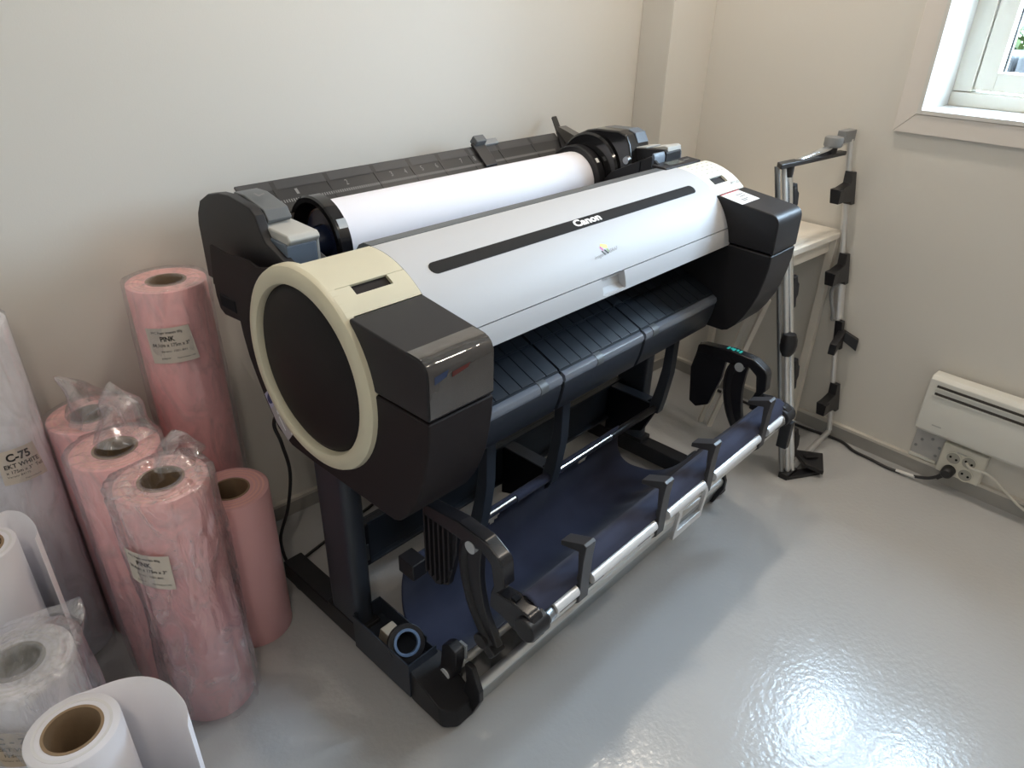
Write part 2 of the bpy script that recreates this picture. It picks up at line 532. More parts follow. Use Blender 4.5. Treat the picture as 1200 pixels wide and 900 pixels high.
# outside: ground, dry stone wall, bush
struct(MB().box(XW + 0.35, 12, -8, 8, 0.55, 0.60).build('ground_outside', 'soil', smooth=False), 'garden ground outside the window')
sw_ = thing('garden_wall', (4.2, 0.2, 0.6), 'grey stone garden wall seen through the window pane', 'wall')
rnd = random.Random(3)
for row in range(3):
    y = -3.2
    while y < 3.4:
        wd = rnd.uniform(0.22, 0.42)
        z0 = 0.60 + row * 0.21
        m_ = MB().box(4.0 + rnd.uniform(-0.02, 0.02), 4.4, y + 0.008, y + wd - 0.008, z0 + 0.006, z0 + 0.204)
        m_.build('stone', 'stone', sw_, bevel=0.02)
        y += wd
bsh = MB()
rnd = random.Random(5)
for k in range(5200):
    cx, cy_, cz_ = 4.50 + abs(rnd.gauss(0, 0.20)), rnd.uniform(-1.6, 2.2), 1.15 + abs(rnd.gauss(0, 0.15))
    d1 = Vector((rnd.uniform(-1, 1), rnd.uniform(-1, 1), rnd.uniform(-0.4, 1))).normalized()
    d2 = d1.cross(Vector((rnd.uniform(-1, 1), rnd.uniform(-1, 1), rnd.uniform(-1, 1)))).normalized()
    p = Vector((cx, cy_, cz_)); l = rnd.uniform(0.035, 0.07)
    bsh.add([p, p + d1 * l * 0.5 + d2 * l * 0.3, p + d1 * l, p + d1 * l * 0.5 - d2 * l * 0.3], [(0, 1, 2, 3)])
hd = tag(bsh.build('hedge', 'leaf', smooth=False), 'bright green leafy growth above the stone garden wall', 'hedge', kind='stuff')

# ceiling lamps out of the frame: the room's own, plus an added left fill
for (lx, ly, lab_) in ((2.05, 1.20, 'round ceiling downlight near the far corner of the room'), (0.87, 1.15, 'round ceiling downlight over the left end of the printer'),
                       (2.05, -0.30, 'round ceiling downlight in front of the window'), (-0.35, -0.30, 'added unseen fill downlight behind the camera on the left')):
    lp = thing('ceiling_downlight', (lx, ly, ZC), lab_, 'lamp', group='ceiling downlights')
    MB().lathe([(0.062, -0.0005), (0.062, -0.006), (0.066, -0.009), (0.078, -0.008), (0.082, -0.0005)], (lx, ly, ZC), 'z', 32, closed=True).build('trim_ring', 'white', lp)
    MB().lathe([(0.0001, -0.004), (0.0615, -0.004)], (lx, ly, ZC), 'z', 32).build('diffuser', 'lamp', lp, smooth=False)

# ================================================================== PRINTER
pw = Matrix.Rotation(DL, 3, 'Z') @ PO
PR = thing('large_format_printer', pw, 'large grey and black wide-format printer on a stand with a navy catch basket', 'printer', rz=DL, off=PO)
CY, CZ, CR = 1.042, 0.803, 0.197                    # axis and radius of the drum-shaped top
def drum(th, r=CR):
    return (CY - r * math.sin(R(th)), CZ + r * math.cos(R(th)))
def drumP(x, th, r=CR):
    y, z = drum(th, r); return (x, y, z)
def lerp(a, b, t): return a + (b - a) * t
LX0 = lambda y: 0.589
LX1 = lambda y: lerp(0.730, 0.745, min(1, max(0, (y - 0.715) / 0.19)))
RX0 = lambda y: lerp(1.750, 1.774, min(1, max(0, (y - 0.715) / 0.19)))
RX1 = lambda y: lerp(1.893, 1.927, min(1, max(0, (y - 0.715) / 0.19)))
low = [(0.7145, 0.829), (0.716, 0.797), (0.721, 0.764), (0.731, 0.718), (0.745, 0.680), (0.763, 0.644), (0.785, 0.611), (0.806, 0.590), (0.822, 0.583),
       (1.074, 0.581), (1.158, 0.584), (1.205, 0.604), (1.240, 0.655), (1.266, 0.707), (1.283, 0.745), (1.294, 0.79), (1.297, 0.818), (1.360, 0.813),
       (1.378, 0.822), (1.386, 0.850), (1.386, 0.880), (1.13, 0.880)]
top_in = [drum(th, CR - 0.006) for th in (-8, 0, 8, 16, 24, 32, 40)]
low_poly = low + top_in + [(0.904, 0.829)]
skin = [(1.386, 0.875), (1.384, 0.890), (1.370, 0.961), (1.30, 0.958), (1.225, 0.966), (1.19, 0.960), (1.13, 0.975), (1.10, 0.985), (1.10, 0.875)]
MB().prism(skin, 0.589, 0.594).build('side_skin', 'brown', PR)
sideL = MB().prism(low_poly, LX0, LX1).build('left_end_housing', 'brown', PR, bevel=0.004)
low_r = [p for p in low if p[0] < 1.30] + [(1.30, 0.90), (1.13, 0.955)] + top_in + [(0.904, 0.829)]
MB().prism(low_r, RX0, RX1).build('right_end_housing', 'char', PR, bevel=0.004)
# ink compartment covers: the upper boxes
boxp = fillet([(0.905, 0.948), (0.905, 0.833), (0.7135, 0.833), (0.7135, 0.9335)], {3: 0.030}, 8)
cl = MB().prism(boxp, LX0, LX1).build('ink_cover', 'char', PR, bevel=0.004)
crt = MB().prism(boxp, RX0, RX1).build('ink_cover', 'char', PR, bevel=0.004)
# clear sticker strip across the front edge of the left cover
ci_ = [i for i, p in enumerate(boxp) if p[0] < 0.748 and p[1] > 0.90]
shape = [(0.7130, 0.838), (0.7130, 0.868)] + [(boxp[i][0] - 0.0006, boxp[i][1] + 0.0006) for i in ci_] + [(0.762, 0.9378)]
n_ = len(shape)
MB().add([(0.592, y, z) for y, z in shape] + [(0.7275, y, z) for y, z in shape], [(i, i + 1, n_ + i + 1, n_ + i) for i in range(n_ - 1)]).build(
    'clear_tape', mat('clear_tape_film', (0.045, 0.041, 0.041), 0.06, spec=0.9, coat=0.5, bump=0.5, bscale=18, bdist=0.004), cl, angle=80)
pm = dict(navyp=mat('blue_reflection', (0.020, 0.035, 0.085), 0.2), red=mat('red_reflection', (0.10, 0.018, 0.016), 0.2))  # coloured reflections in the tape, painted as flat patches
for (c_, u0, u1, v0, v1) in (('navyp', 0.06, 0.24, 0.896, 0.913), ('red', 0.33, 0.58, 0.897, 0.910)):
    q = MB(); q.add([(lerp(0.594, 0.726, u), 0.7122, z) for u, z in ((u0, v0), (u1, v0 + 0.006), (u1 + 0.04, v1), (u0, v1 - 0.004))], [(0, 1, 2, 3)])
    q.build('tape_reflection', pm[c_], cl)
# cream drum cap with ring and disc on the left end
def drum_shell(x0, x1, th0, th1, th=0.006, n=24, rr=CR):
    m = MB()
    o_ = [drum(lerp(th0, th1, k / n), rr) for k in range(n + 1)]
    i_ = [drum(lerp(th1, th0, k / n), rr - th) for k in range(n + 1)]
    return m.prism(o_ + i_, x0, x1)
capL = drum_shell(0.589, 0.745, -3, 26.0).build('drum_cap', 'cream', PR, bevel=0.001)
def notch_shell(x0, x1, n0, n1, t0, t1, a0, a1):
    """drum strip with a rectangular finger notch"""
    m = MB()
    for (u0, u1, s0, s1) in ((x0, n0, t0, t1), (n1, x1, t0, t1), (n0, n1, t0, a0), (n0, n1, a1, t1)):
        if u1 - u0 > 1e-4 and s1 - s0 > 1e-3:
            o_ = [drum(lerp(s0, s1, k / 6)) for k in range(7)]
            i_ = [drum(lerp(s1, s0, k / 6), CR - 0.010) for k in range(7)]
            m.prism(o_ + i_, u0, u1)
    return m
pl_ = notch_shell(0.589, 0.745, 0.630, 0.707, 26.3, 43.0, 26.3, 32.6).build('release_flap', 'cream', PR)
drum_shell(0.628, 0.709, 25.6, 33.2, 0.003, 6, CR - 0.016).build('finger_notch', 'char', pl_)
ringp = [(CR - 0.034, -0.005), (CR - 0.036, 0.003), (CR - 0.034, -0.012), (CR - 0.028, -0.016), (CR - 0.010, -0.014), (CR - 0.001, -0.006), (CR, 0.0), (CR, 0.012), (CR - 0.036, 0.012)]
ringp = [(CR - 0.036, 0.012), (CR - 0.036, -0.004), (CR - 0.033, -0.013), (CR - 0.027, -0.016), (CR - 0.012, -0.014), (CR - 0.003, -0.008), (CR, 0.0), (CR, 0.012)]
MB().lathe(ringp, (0.589, CY, CZ), 'x', 72, closed=True).build('end_ring', 'cream', PR)
MB().lathe([(0.0001, -0.007), (CR - 0.050, -0.007), (CR - 0.040, -0.002), (CR - 0.0355, 0.004), (CR - 0.0355, 0.012)], (0.589, CY, CZ), 'x', 72).build('end_disc', mat('end_disc_plastic', (0.007, 0.006, 0.007), 0.5, spec=0.25), PR)
# middle cover: silver drum, black strip, lip with handle
cov = drum_shell(0.7455, 1.7735, -1.5, 69.6, 0.006, 40).build('top_cover', 'silver', PR)
lipm = MB()
for (u0, u1, s0, s1) in ((0.7455, 1.207, 70.2, 83), (1.292, 1.7735, 70.2, 83), (1.207, 1.292, 81.5, 83)):
    o_ = [drum(lerp(s0, s1, k / 8)) for k in range(9)]
    i_ = [drum(lerp(s1, s0, k / 8), CR - 0.008) for k in range(9)]
    lipm.prism(o_ + i_, u0, u1)
lipo = lipm.build('cover_lip', 'silver', PR)
hm = MB()
hp = [drum(70.2, CR - 0.002), drum(73, CR - 0.020), drum(78, CR - 0.019), drum(82.5, CR - 0.004), drum(83, CR - 0.03), drum(70.2, CR - 0.03)]
hm.prism(hp, 1.207, 1.292)
hw_ = [drum(70.2, CR - 0.0005), drum(76, CR - 0.0005), drum(82.8, CR - 0.0005), drum(82.8, CR - 0.03), drum(70.2, CR - 0.03)]
hm.prism(hw_, 1.2035, 1.2072).prism(hw_, 1.2918, 1.2955)
hm.build('handle_recess', 'silver', lipo)
se = MB()
xs0, xs1 = 0.806, 1.691
pts = []
for k in range(13):
    t = math.pi / 2 + math.pi * k / 12
    pts.append((xs0 + 0.0135 * math.cos(t), 31.2 + 3.9 * math.sin(t)))
for k in range(13):
    t = -math.pi / 2 + math.pi * k / 12
    pts.append((xs1 + 0.0135 * math.cos(t), 31.2 + 3.9 * math.sin(t)))
se.v = [drumP(x, th, CR + 0.0012) for x, th in pts] + [drumP(x, th, CR - 0.002) for x, th in pts]
N = len(pts)
# strip body: quads between the two long edges
half = 13
for k in range(half - 1):
    se.f.append((k, k + 1, N - 2 - k, N - 1 - k))
for k in range(N):
    se.f.append((k, (k + 1) % N, N + (k + 1) % N, N + k))
stripo = se.build('black_strip', mat('strip_black', (0.014, 0.014, 0.015), 0.55, spec=0.12), cov)
tm = MB()
lettering(tm, 'Canon', lambda u, v: drumP(lerp(1.204, 1.297, u), lerp(33.6, 27.9, v), CR + 0.0024), 0, 1, 0, 1, bold=0.045)
tm.build('lettering', 'markw', cov)
# small colour mark with its line of letters
tm = MB()
lettering(tm, 'imagePROGRAF', lambda u, v: drumP(lerp(1.205, 1.293, u), lerp(58.2, 55.2, v) - u * 1.6, CR + 0.0006), 0, 1, 0, 1, shear=0.3)
tm.build('lettering', 'mark', cov)
for c_, q in (('yellow', [(1.237, 50.2), (1.243, 48.8), (1.2605, 50.6), (1.259, 53.0), (1.251, 52.6)]), ('magenta', [(1.234, 51.2), (1.2375, 50.4), (1.244, 52.6), (1.241, 54.0)]),
              ('markd', [(1.234, 53.6), (1.239, 53.6), (1.246, 56.4), (1.2415, 56.8)]), ('markd', [(1.243, 53.2), (1.249, 53.4), (1.2575, 56.0), (1.252, 56.6)]),
              ('green', [(1.2525, 53.2), (1.259, 53.2), (1.2605, 55.2), (1.257, 55.4)])):
    m_ = MB(); m_.add([drumP(x, th, CR + 0.0006) for x, th in q], [tuple(range(len(q)))])
    m_.build('colour_mark', c_, cov)
# right end: off-white operation cap with key marks
capR = drum_shell(1.7745, 1.927, 1.0, 26.0).build('key_panel', 'cream2', PR, bevel=0.001)
pr_ = notch_shell(1.7745, 1.927, 1.805, 1.877, 26.3, 43.0, 26.3, 33.6).build('release_flap', 'cream2', PR)
drum_shell(1.803, 1.879, 25.6, 34.2, 0.003, 6, CR - 0.016).build('finger_notch', 'midgrey', pr_)
tm = MB()
lettering(tm, 'iPF750', lambda u, v: drumP(lerp(1.876, 1.922, u), lerp(38.2, 35.4, v), CR + 0.0006), 0, 1, 0, 1)
tm.build('lettering', 'mark', pr_)
km = MB()
rnd = random.Random(2)
for i, th in enumerate((5, 10, 15, 20)):
    for j in range(5):
        x = 1.795 + j * 0.026 + rnd.uniform(-0.004, 0.004)
        wd = rnd.uniform(0.006, 0.014)
        km.add([drumP(x, th, CR + 0.0006), drumP(x + wd, th, CR + 0.0006), drumP(x + wd, th + 1.3, CR + 0.0006), drumP(x, th + 1.3, CR + 0.0006)], [(0, 1, 2, 3)])
km.build('key_marks', mat('key_print', (0.46, 0.45, 0.40), 0.6), capR)
lab = MB()
def labp(u, v, h=0.0):
    A, B, C_, D = Vector((1.757, 0.822, 0)), Vector((1.842, 0.822, 0)), Vector((1.885, 0.898, 0)), Vector((1.780, 0.892, 0))
    p = (A * (1 - u) + B * u) * (1 - v) + (D * (1 - u) + C_ * u) * v
    p = Vector((lerp(1.757, 1.777, v) + u * 0.098, lerp(0.822, 0.896, v), 0))
    z = lerp(0.9335, 0.948, (p.y - 0.7135) / (0.905 - 0.7135))
    return (p.x, p.y, z + 0.0012 + h)
lab.add([labp(0, 0), labp(1, 0), labp(1, 1), labp(0, 1)], [(0, 1, 2, 3)])
lo = lab.build('paper_sticker', 'markw', crt)
q = MB(); q.add([labp(0, 1.0, .0004), labp(1, 1.0, .0004), labp(1, 1.05, .0004), labp(0, 1.05, .0004)], [(0, 1, 2, 3)]); q.build('red_edge', 'red', lo)
q = MB()
for (u0, u1, v0) in ((0.45, 0.85, 0.66), (0.5, 0.8, 0.5), (0.3, 0.7, 0.28), (0.3, 0.55, 0.18)):
    q.add([labp(u0, v0, .0004), labp(u1, v0, .0004), labp(u1, v0 + .07, .0004), labp(u0, v0 + .07, .0004)], [(0, 1, 2, 3)])
q.build('print_lines', 'mark', lo)
# sticker on the lower rim of the left end
def sidep(y, z): return (0.5874, y, z)
q = MB(); q.add([sidep(*p) for p in ((1.238, 0.675), (1.205, 0.705), (1.160, 0.655), (1.135, 0.628), (1.167, 0.592), (1.205, 0.622))], [(0, 1, 2, 3, 4, 5)])
so = q.build('rim_sticker', 'stickerg', sideL)
q = MB(); q.add([(0.5870, y, z) for y, z in ((1.236, 0.675), (1.207, 0.703), (1.187, 0.680), (1.218, 0.648))], [(0, 1, 2, 3)]); q.build('sticker_blue_field', 'sticker', so)
q = MB(); q.add([(0.5866, 1.213 + 0.012 * math.cos(t) - 0.007 * math.sin(t), 0.676 + 0.016 * math.sin(t)) for t in [2 * math.pi * k / 16 for k in range(16)]], [tuple(range(16))]); q.build('sticker_roundel', 'navyp', so)
q = MB()
for p in (((1.196, 0.652), (1.186, 0.662), (1.180, 0.655), (1.192, 0.645)), ((1.150, 0.628), (1.140, 0.634), (1.138, 0.622), (1.148, 0.616)), ((1.19, 0.64), (1.187, 0.643), (1.168, 0.618), (1.171, 0.615))):
    q.add([(0.5866, y, z) for y, z in p], [(0, 1, 2, 3)])
q.build('sticker_marks', 'markw', so)
q = MB(); q.add([(0.5868, y, z) for y, z in ((1.18, 0.652), (1.166, 0.664), (1.14, 0.638), (1.155, 0.624))], [(0, 1, 2, 3)]); q.build('sticker_taupe_field', mat('sticker_taupe', (0.16, 0.12, 0.13), 0.4), so)  # taupe field on the sticker
# hand hole at the rear of the left end
MB().box(0.5872, 0.60, 1.300, 1.367, 0.832, 0.862).build('hand_hole', 'dark', sideL, bevel=0.004)

# rear trough and inner body
MB().prism([(0.985, 0.600), (0.985, 0.735), (0.93, 0.80), (0.93, 0.955), drum(20, CR - 0.01), drum(5, CR - 0.01), (1.085, 0.985), (1.12, 0.90), (1.20, 0.845), (1.40, 0.84), (1.46, 0.86), (1.47, 0.80), (1.30, 0.77), (1.27, 0.66), (1.22, 0.585), (0.99, 0.585)], 0.745, 1.774).build('inner_body', 'dark', PR)
MB().prism([(1.048, 1.0008), (1.072, 1.0010), (1.086, 0.994), (1.118, 0.955), (1.105, 0.955), (1.080, 0.985), (1.05, 0.985)], 0.7455, 1.765).build('feed_edge', 'midgrey', PR)
# rear left roll holder
rl = [(1.476, 0.86), (1.476, 0.976), (1.469, 1.000), (1.449, 1.029), (1.407, 1.050), (1.361, 1.060), (1.320, 1.063), (1.273, 1.058), (1.242, 1.054),
      (1.225, 1.043), (1.216, 1.020), (1.200, 0.998), (1.140, 0.975), (1.085, 0.955), (1.085, 0.86)]
MB().prism(rl, 0.619, 0.640).build('holder_side', 'char', PR, bevel=0.003)
MB().prism([(1.470, 0.86), (1.47, 0.97), (1.44, 0.998), (1.27, 1.000), (1.225, 0.985), (1.215, 0.97), (1.16, 0.955), (1.16, 0.86)], 0.640, 0.725).build('holder_body', 'char', PR, bevel=0.004)
ph = MB().prism([(1.232, 1.049), (1.218, 1.030), (1.226, 1.022), (1.245, 1.040), (1.340, 1.054), (1.340, 1.063), (1.30, 1.064)], 0.641, 0.692).build('holder_cap', 'midgrey', PR, bevel=0.003)
q = MB()
for p in (((0.655, 1.268), (0.672, 1.275), (0.672, 1.280), (0.655, 1.273)), ((0.655, 1.268), (0.659, 1.268), (0.659, 1.288), (0.655, 1.288))):
    q.add([(x, y, 1.0655 - (1.3 - y) * 0.10 + 0.0028) for x, y in p], [(0, 1, 2, 3)])
q.build('arrow_mark', 'marks', ph)
rlv = MB().prism([(1.268, 1.004), (1.150, 0.998), (1.142, 1.008), (1.150, 1.018), (1.262, 1.022)], 0.636, 0.702).build('release_lever', 'lgrey', PR, bevel=0.004)
MB().prism([(1.149, 0.90), (1.149, 0.999), (1.158, 1.002), (1.235, 1.004), (1.235, 0.90)], 0.632, 0.696).build('lever_block', 'blueg', PR, bevel=0.003)
MB().prism([(1.15, 0.90), (1.15, 1.004), (1.146, 1.012), (1.24, 1.012), (1.24, 0.90)], 0.6965, 0.7015).build('lever_edge', 'lgrey', PR)
# rear tray: smoked sheet with ribs and scale
ta, tb = Vector((0, 1.430, 0.975)), Vector((0, 1.500, 1.031))
def trayp(x, t, h=0.0):
    n = Vector((0, -(tb.z - ta.z), (tb.y - ta.y))).normalized()
    p = ta + (tb - ta) * t + n * h
    return (x, p.y, p.z)
m_ = MB()
m_.loft([trayp(0.722, 0), trayp(0.722, 1), trayp(0.722, 1, -0.005), trayp(0.722, 0, -0.005)], [trayp(1.792, 0), trayp(1.792, 1), trayp(1.792, 1, -0.005), trayp(1.792, 0, -0.005)])
tr = m_.build('rear_tray', mat('tray_smoke', (0.026, 0.026, 0.028), 0.35, spec=0.35), PR)
for x in (0.80, 0.94, 1.075, 1.19, 1.29, 1.40, 1.52, 1.66):
    q = MB()
    q.loft([trayp(x, 0, 0.0), trayp(x, 0.95, 0.0), trayp(x, 0.95, 0.0012), trayp(x, 0, 0.0012)], [trayp(x + 0.005, 0, 0.0), trayp(x + 0.012, 0.95, 0.0), trayp(x + 0.012, 0.95, 0.0012), trayp(x + 0.005, 0, 0.0012)])
    q.build('tray_rib', 'black', tr)
q = MB(); q.add([trayp(0.722, 0.70, 0.001), trayp(1.792, 0.70, 0.001), trayp(1.792, 0.98, 0.001), trayp(0.722, 0.98, 0.001)], [(0, 1, 2, 3)])
q.build('tray_clear_band', mat('tray_smoke_pale', (0.055, 0.055, 0.058), 0.3, spec=0.35), tr)
q = MB()
x = 0.79
while x < 1.74:
    q.add([trayp(x, 0.27, 0.0012), trayp(x + 0.003, 0.27, 0.0012), trayp(x + 0.003, 0.36, 0.0012), trayp(x, 0.36, 0.0012)], [(0, 1, 2, 3)])
    x += 0.0062
for k, x in enumerate((0.85, 0.985, 1.12, 1.165, 1.22, 1.27, 1.36, 1.41)):
    lettering(q, '%d' % (k % 9 + 1), lambda u, v: trayp(x + u * 0.007, 0.47 + v * 0.17, 0.0012), 0, 1, 0, 1)
q.build('scale_marks', 'marks', tr)
for (x, wd) in ((1.43, 0.045),):
    MB().loft([trayp(x, 0.15, .002), trayp(x, 1.05, .002), trayp(x, 1.05, .012), trayp(x, .15, .008)], [trayp(x + wd, .15, .002), trayp(x + wd, 1.05, .002), trayp(x + wd, 1.05, .012), trayp(x + wd, .15, .008)]).build('tray_clip', 'black', tr, bevel=0.002)
    MB().obox((x + 0.026, 1.495, 1.045), (1, 0, 0), (0, 0.8, 0.6), (0, -0.6, 0.8), 0.020, 0.012, 0.012).build('clip_tab', 'midgrey', tr, bevel=0.003)
    MB().obox((x + 0.075, 1.500, 1.036), (1, 0, 0), (0, 0.8, 0.6), (0, -0.6, 0.8), 0.030, 0.010, 0.004).build('clip_tab', 'grey', tr, bevel=0.002)
MB().loft([trayp(1.755, .0, .002), trayp(1.80, 1.0, .002), trayp(1.825, 1.62, .002), trayp(1.825, 1.62, .008), trayp(1.755, .0, .008)],
          [trayp(1.785, .0, .002), trayp(1.825, 1.0, .002), trayp(1.845, 1.62, .002), trayp(1.845, 1.62, .008), trayp(1.785, .0, .008)]).build('tray_clip', 'black', tr)
MB().prism([(1.38, 0.98), (1.42, 1.03), (1.49, 1.05), (1.50, 1.03), (1.46, 0.98)], 1.80, 1.835).build('tray_end', mat('smoke_end', (0.10, 0.095, 0.09), 0.3), tr)
# right roll holder: big round shell, block, lever, display
hr = [(1.428, 0.86), (1.426, 0.985), (1.408, 1.016), (1.383, 1.046), (1.345, 1.064), (1.310, 1.071), (1.230, 1.074), (1.205, 1.066), (1.190, 1.040), (1.180, 1.00), (1.15, 0.96), (1.15, 0.86)]
ho = MB().prism(hr, 1.757, 1.855).build('holder_shell', 'gloss', PR, bevel=0.005)
MB().prism([(1.315, 1.0712), (1.230, 1.0742), (1.205, 1.066), (1.198, 1.052), (1.204, 1.050), (1.220, 1.062), (1.315, 1.064)], 1.800, 1.852).build('shell_top', 'midgrey', ho, bevel=0.002)
MB().prism([(1.228, 1.0755), (1.203, 1.0675), (1.189, 1.042), (1.195, 1.042), (1.210, 1.062)], 1.800, 1.850).build('shell_edge', 'blueg', ho)
MB().lathe([(0.0001, -0.004), (0.104, -0.004), (0.110, 0.001), (0.110, 0.008), (0.0001, 0.008)], (1.748, 1.325, 0.950), 'x', 40).build('drive_disc', 'gloss', PR)
MB().lathe([(0.0001, -0.012), (0.010, -0.012), (0.012, 0.0), (0.0001, 0.0)], (1.757, 1.190, 1.000), 'x', 16).build('drive_pin', 'steel', ho)
bk = MB().prism([(1.205, 0.90), (1.205, 1.028), (1.095, 1.038), (1.085, 1.030), (1.085, 0.985), (1.11, 0.94), (1.11, 0.90)], 1.788, 1.866).build('holder_block', 'char', PR, bevel=0.003)
MB().prism([(1.20, 1.030), (1.155, 1.0365), (1.155, 1.0325), (1.20, 1.0255)], 1.792, 1.864).build('block_top', 'lgrey', bk, bevel=0.001)
MB().prism([(1.145, 1.0355), (1.100, 1.046), (1.090, 1.043), (1.086, 1.022), (1.092, 1.020), (1.105, 1.034)], 1.800, 1.868).build('block_latch', 'lgrey', bk, bevel=0.001)
MB().box(1.7865, 1.79, 1.135, 1.155, 0.990, 1.008).build('block_hole', 'dark', bk)
wallp = [(1.300, 0.86), (1.262, 0.920), (1.250, 0.942), (1.230, 0.964), (1.190, 0.983), (1.149, 1.003), (1.100, 1.026), (1.06, 0.997), (1.06, 0.86)]
iw = MB().prism(wallp, 1.735, 1.745).build('inner_wall', 'char', PR, bevel=0.002)
MB().box(1.7335, 1.7352, 1.1315, 1.1345, 0.90, 1.008).build('wall_joint', 'dark', iw)
MB().prism([(1.088, 0.985), (1.088, 1.024), (1.093, 1.034), (1.098, 1.034), (1.098, 0.985)], 1.735, 1.874).build('blue_grey_lever', 'blueg', PR, bevel=0.002)
dp = MB().prism([(1.087, 1.000), (1.087, 1.008), (1.040, 1.0045), (1.040, 0.996)], 1.722, 1.903).build('display_plate', 'char', PR, bevel=0.002)
def dpz(y): return 1.0045 + (y - 1.04) * 0.0745 + 0.0006
MB().add([(x, y, dpz(y)) for x, y in ((1.765, 1.052), (1.835, 1.052), (1.835, 1.078), (1.765, 1.078))], [(0, 1, 2, 3)]).build('display', mat('lcd_grey', (0.12, 0.125, 0.105), 0.2), dp)
MB().add([(x, y, dpz(y)) for x, y in ((1.850, 1.062), (1.880, 1.062), (1.880, 1.068), (1.850, 1.068))], [(0, 1, 2, 3)]).build('key_marks', 'marks', dp)

# output guide: three ribbed panels, lips with a painted-in highlight and apron panels
SEG = [(0.735, 1.086), (1.090, 1.400), (1.404, 1.760)]
def gp(y): return lerp(0.681, 0.742, (y - 0.852) / 0.15)       # height of the guide surface
for gi, (x0, x1) in enumerate(SEG):
    prof = [(1.01, gp(1.01) - 0.002), (0.862, gp(0.862) - 0.002), (0.862, gp(0.862) - 0.016), (1.01, gp(1.01) - 0.020)]
    g = MB().prism(prof, x0, x1).build('output_guide', 'guide', PR)
    n = max(1, round((x1 - x0) / 0.040))
    wd = (x1 - x0) / n
    for k in range(n):
        for (ya_, yb_) in ((0.866, 0.948), (0.953, 1.008)):
            MB().prism([(ya_, gp(ya_) - 0.0022), (ya_, gp(ya_) + 0.0006), (ya_ + 0.002, gp(ya_) + 0.0018), (yb_ - 0.002, gp(yb_) + 0.0012), (yb_, gp(yb_)), (yb_, gp(yb_) - 0.0022)], x0 + wd * k + 0.0014, x0 + wd * (k + 1) - 0.0014).build('guide_slat', 'guide', g)
    lipp = [(0.868, 0.6835), (0.858, 0.682), (0.850, 0.677), (0.847, 0.669), (0.849, 0.660), (0.868, 0.660)]
    lo = MB().prism(lipp, x0 + 0.002, x1 - 0.004).build('guide_lip', 'lip', g)
    for f in ((0.82,) if gi == 0 else (0.42,) if gi == 1 else (0.13,)):
        xx = lerp(x0, x1, f)
        MB().prism([(y - 0.0012 if y < 0.86 else y, z + (0.0012 if z > 0.68 else 0)) for y, z in lipp], xx - 0.012, xx + 0.012).build('lip_clip', 'midgrey', g)
    MB().prism([(0.868, 0.662), (0.849, 0.661), (0.849, 0.650), (0.855, 0.620), (0.866, 0.585), (0.874, 0.578), (0.90, 0.578), (0.90, 0.662)], x0 + 0.001, x1 - 0.006).build('apron', 'slate', PR, bevel=0.002)
MB().prism([(0.90, 0.576), (0.90, 0.66), (1.0, 0.70), (1.0, 0.576)], 0.73, 1.766).build('guide_core', 'dark', PR)
# cloth paper roll bay is done; now the stand
for (x0, x1, hand) in ((0.637, 0.692, -1), (1.790, 1.845, 1)):
    ft = MB().box(x0, x1, 0.80, 1.40, 0.022, 0.078).build('stand_foot', 'char', PR, bevel=0.004)
    xc = (x0 + x1) / 2
    yy = 0.815
    xy = fillet([(x0 - 0.004, 0.88), (x0 - 0.004, 0.765), (x0 + 0.020, 0.742), (x1 + 0.018, 0.742), (x1 + 0.030, 0.770), (x1 + 0.030, 0.88)] if hand < 0 else
                [(x0 - 0.010, 0.88), (x0 - 0.010, 0.765), (x0 + 0.010, 0.742), (x1 - 0.006, 0.742), (x1 + 0.006, 0.770), (x1 + 0.006, 0.88)], 0.02, 5)
    MB().loft([(x, y, 0.018) for x, y in xy], [(lerp(xc, x, 0.97), y + 0.010 * (0.88 - y) / 0.14, lerp(0.058, 0.108, min(1, max(0, (y - 0.742) / 0.10)))) for x, y in xy]).build('foot_cap', 'char', ft, bevel=0.004)
    MB().cyl((x0 + 0.01, 0.785, 0.0222), (x1 + 0.012, 0.785, 0.0222), 0.0222, 20).build('caster', 'black', ft)
    MB().cyl((x0 + 0.01, 1.36, 0.0222), (x1 - 0.01, 1.36, 0.0222), 0.0222, 20).build('caster', 'black', ft)
    lg = fillet([(x0, 1.062), (x1 - 0.004, 1.062), (x1 - 0.004, 1.178), (x0, 1.178)], 0.02, 5)
    MB().prism_z(lg, 0.078, 0.60).build('stand_leg', 'slate', PR)
    MB().box(x0 - 0.002, x1, 1.05, 1.19, 0.076, 0.092).build('leg_collar', 'char', ft, bevel=0.003)
bm_ = MB().box(0.69, 1.792, 1.165, 1.176, 0.160, 0.292).box(0.69, 1.792, 1.150, 1.165, 0.283, 0.292).box(0.69, 1.792, 1.150, 1.165, 0.160, 0.169).build('cross_beam', 'slate', PR, bevel=0.002)
MB().box(0.695, 0.742, 1.140, 1.1495, 0.172, 0.294).build('beam_clamp', 'black', bm_, bevel=0.002)
MB().box(0.70, 0.736, 1.137, 1.140, 0.190, 0.240).build('beam_plate', 'steel', bm_, bevel=0.002)
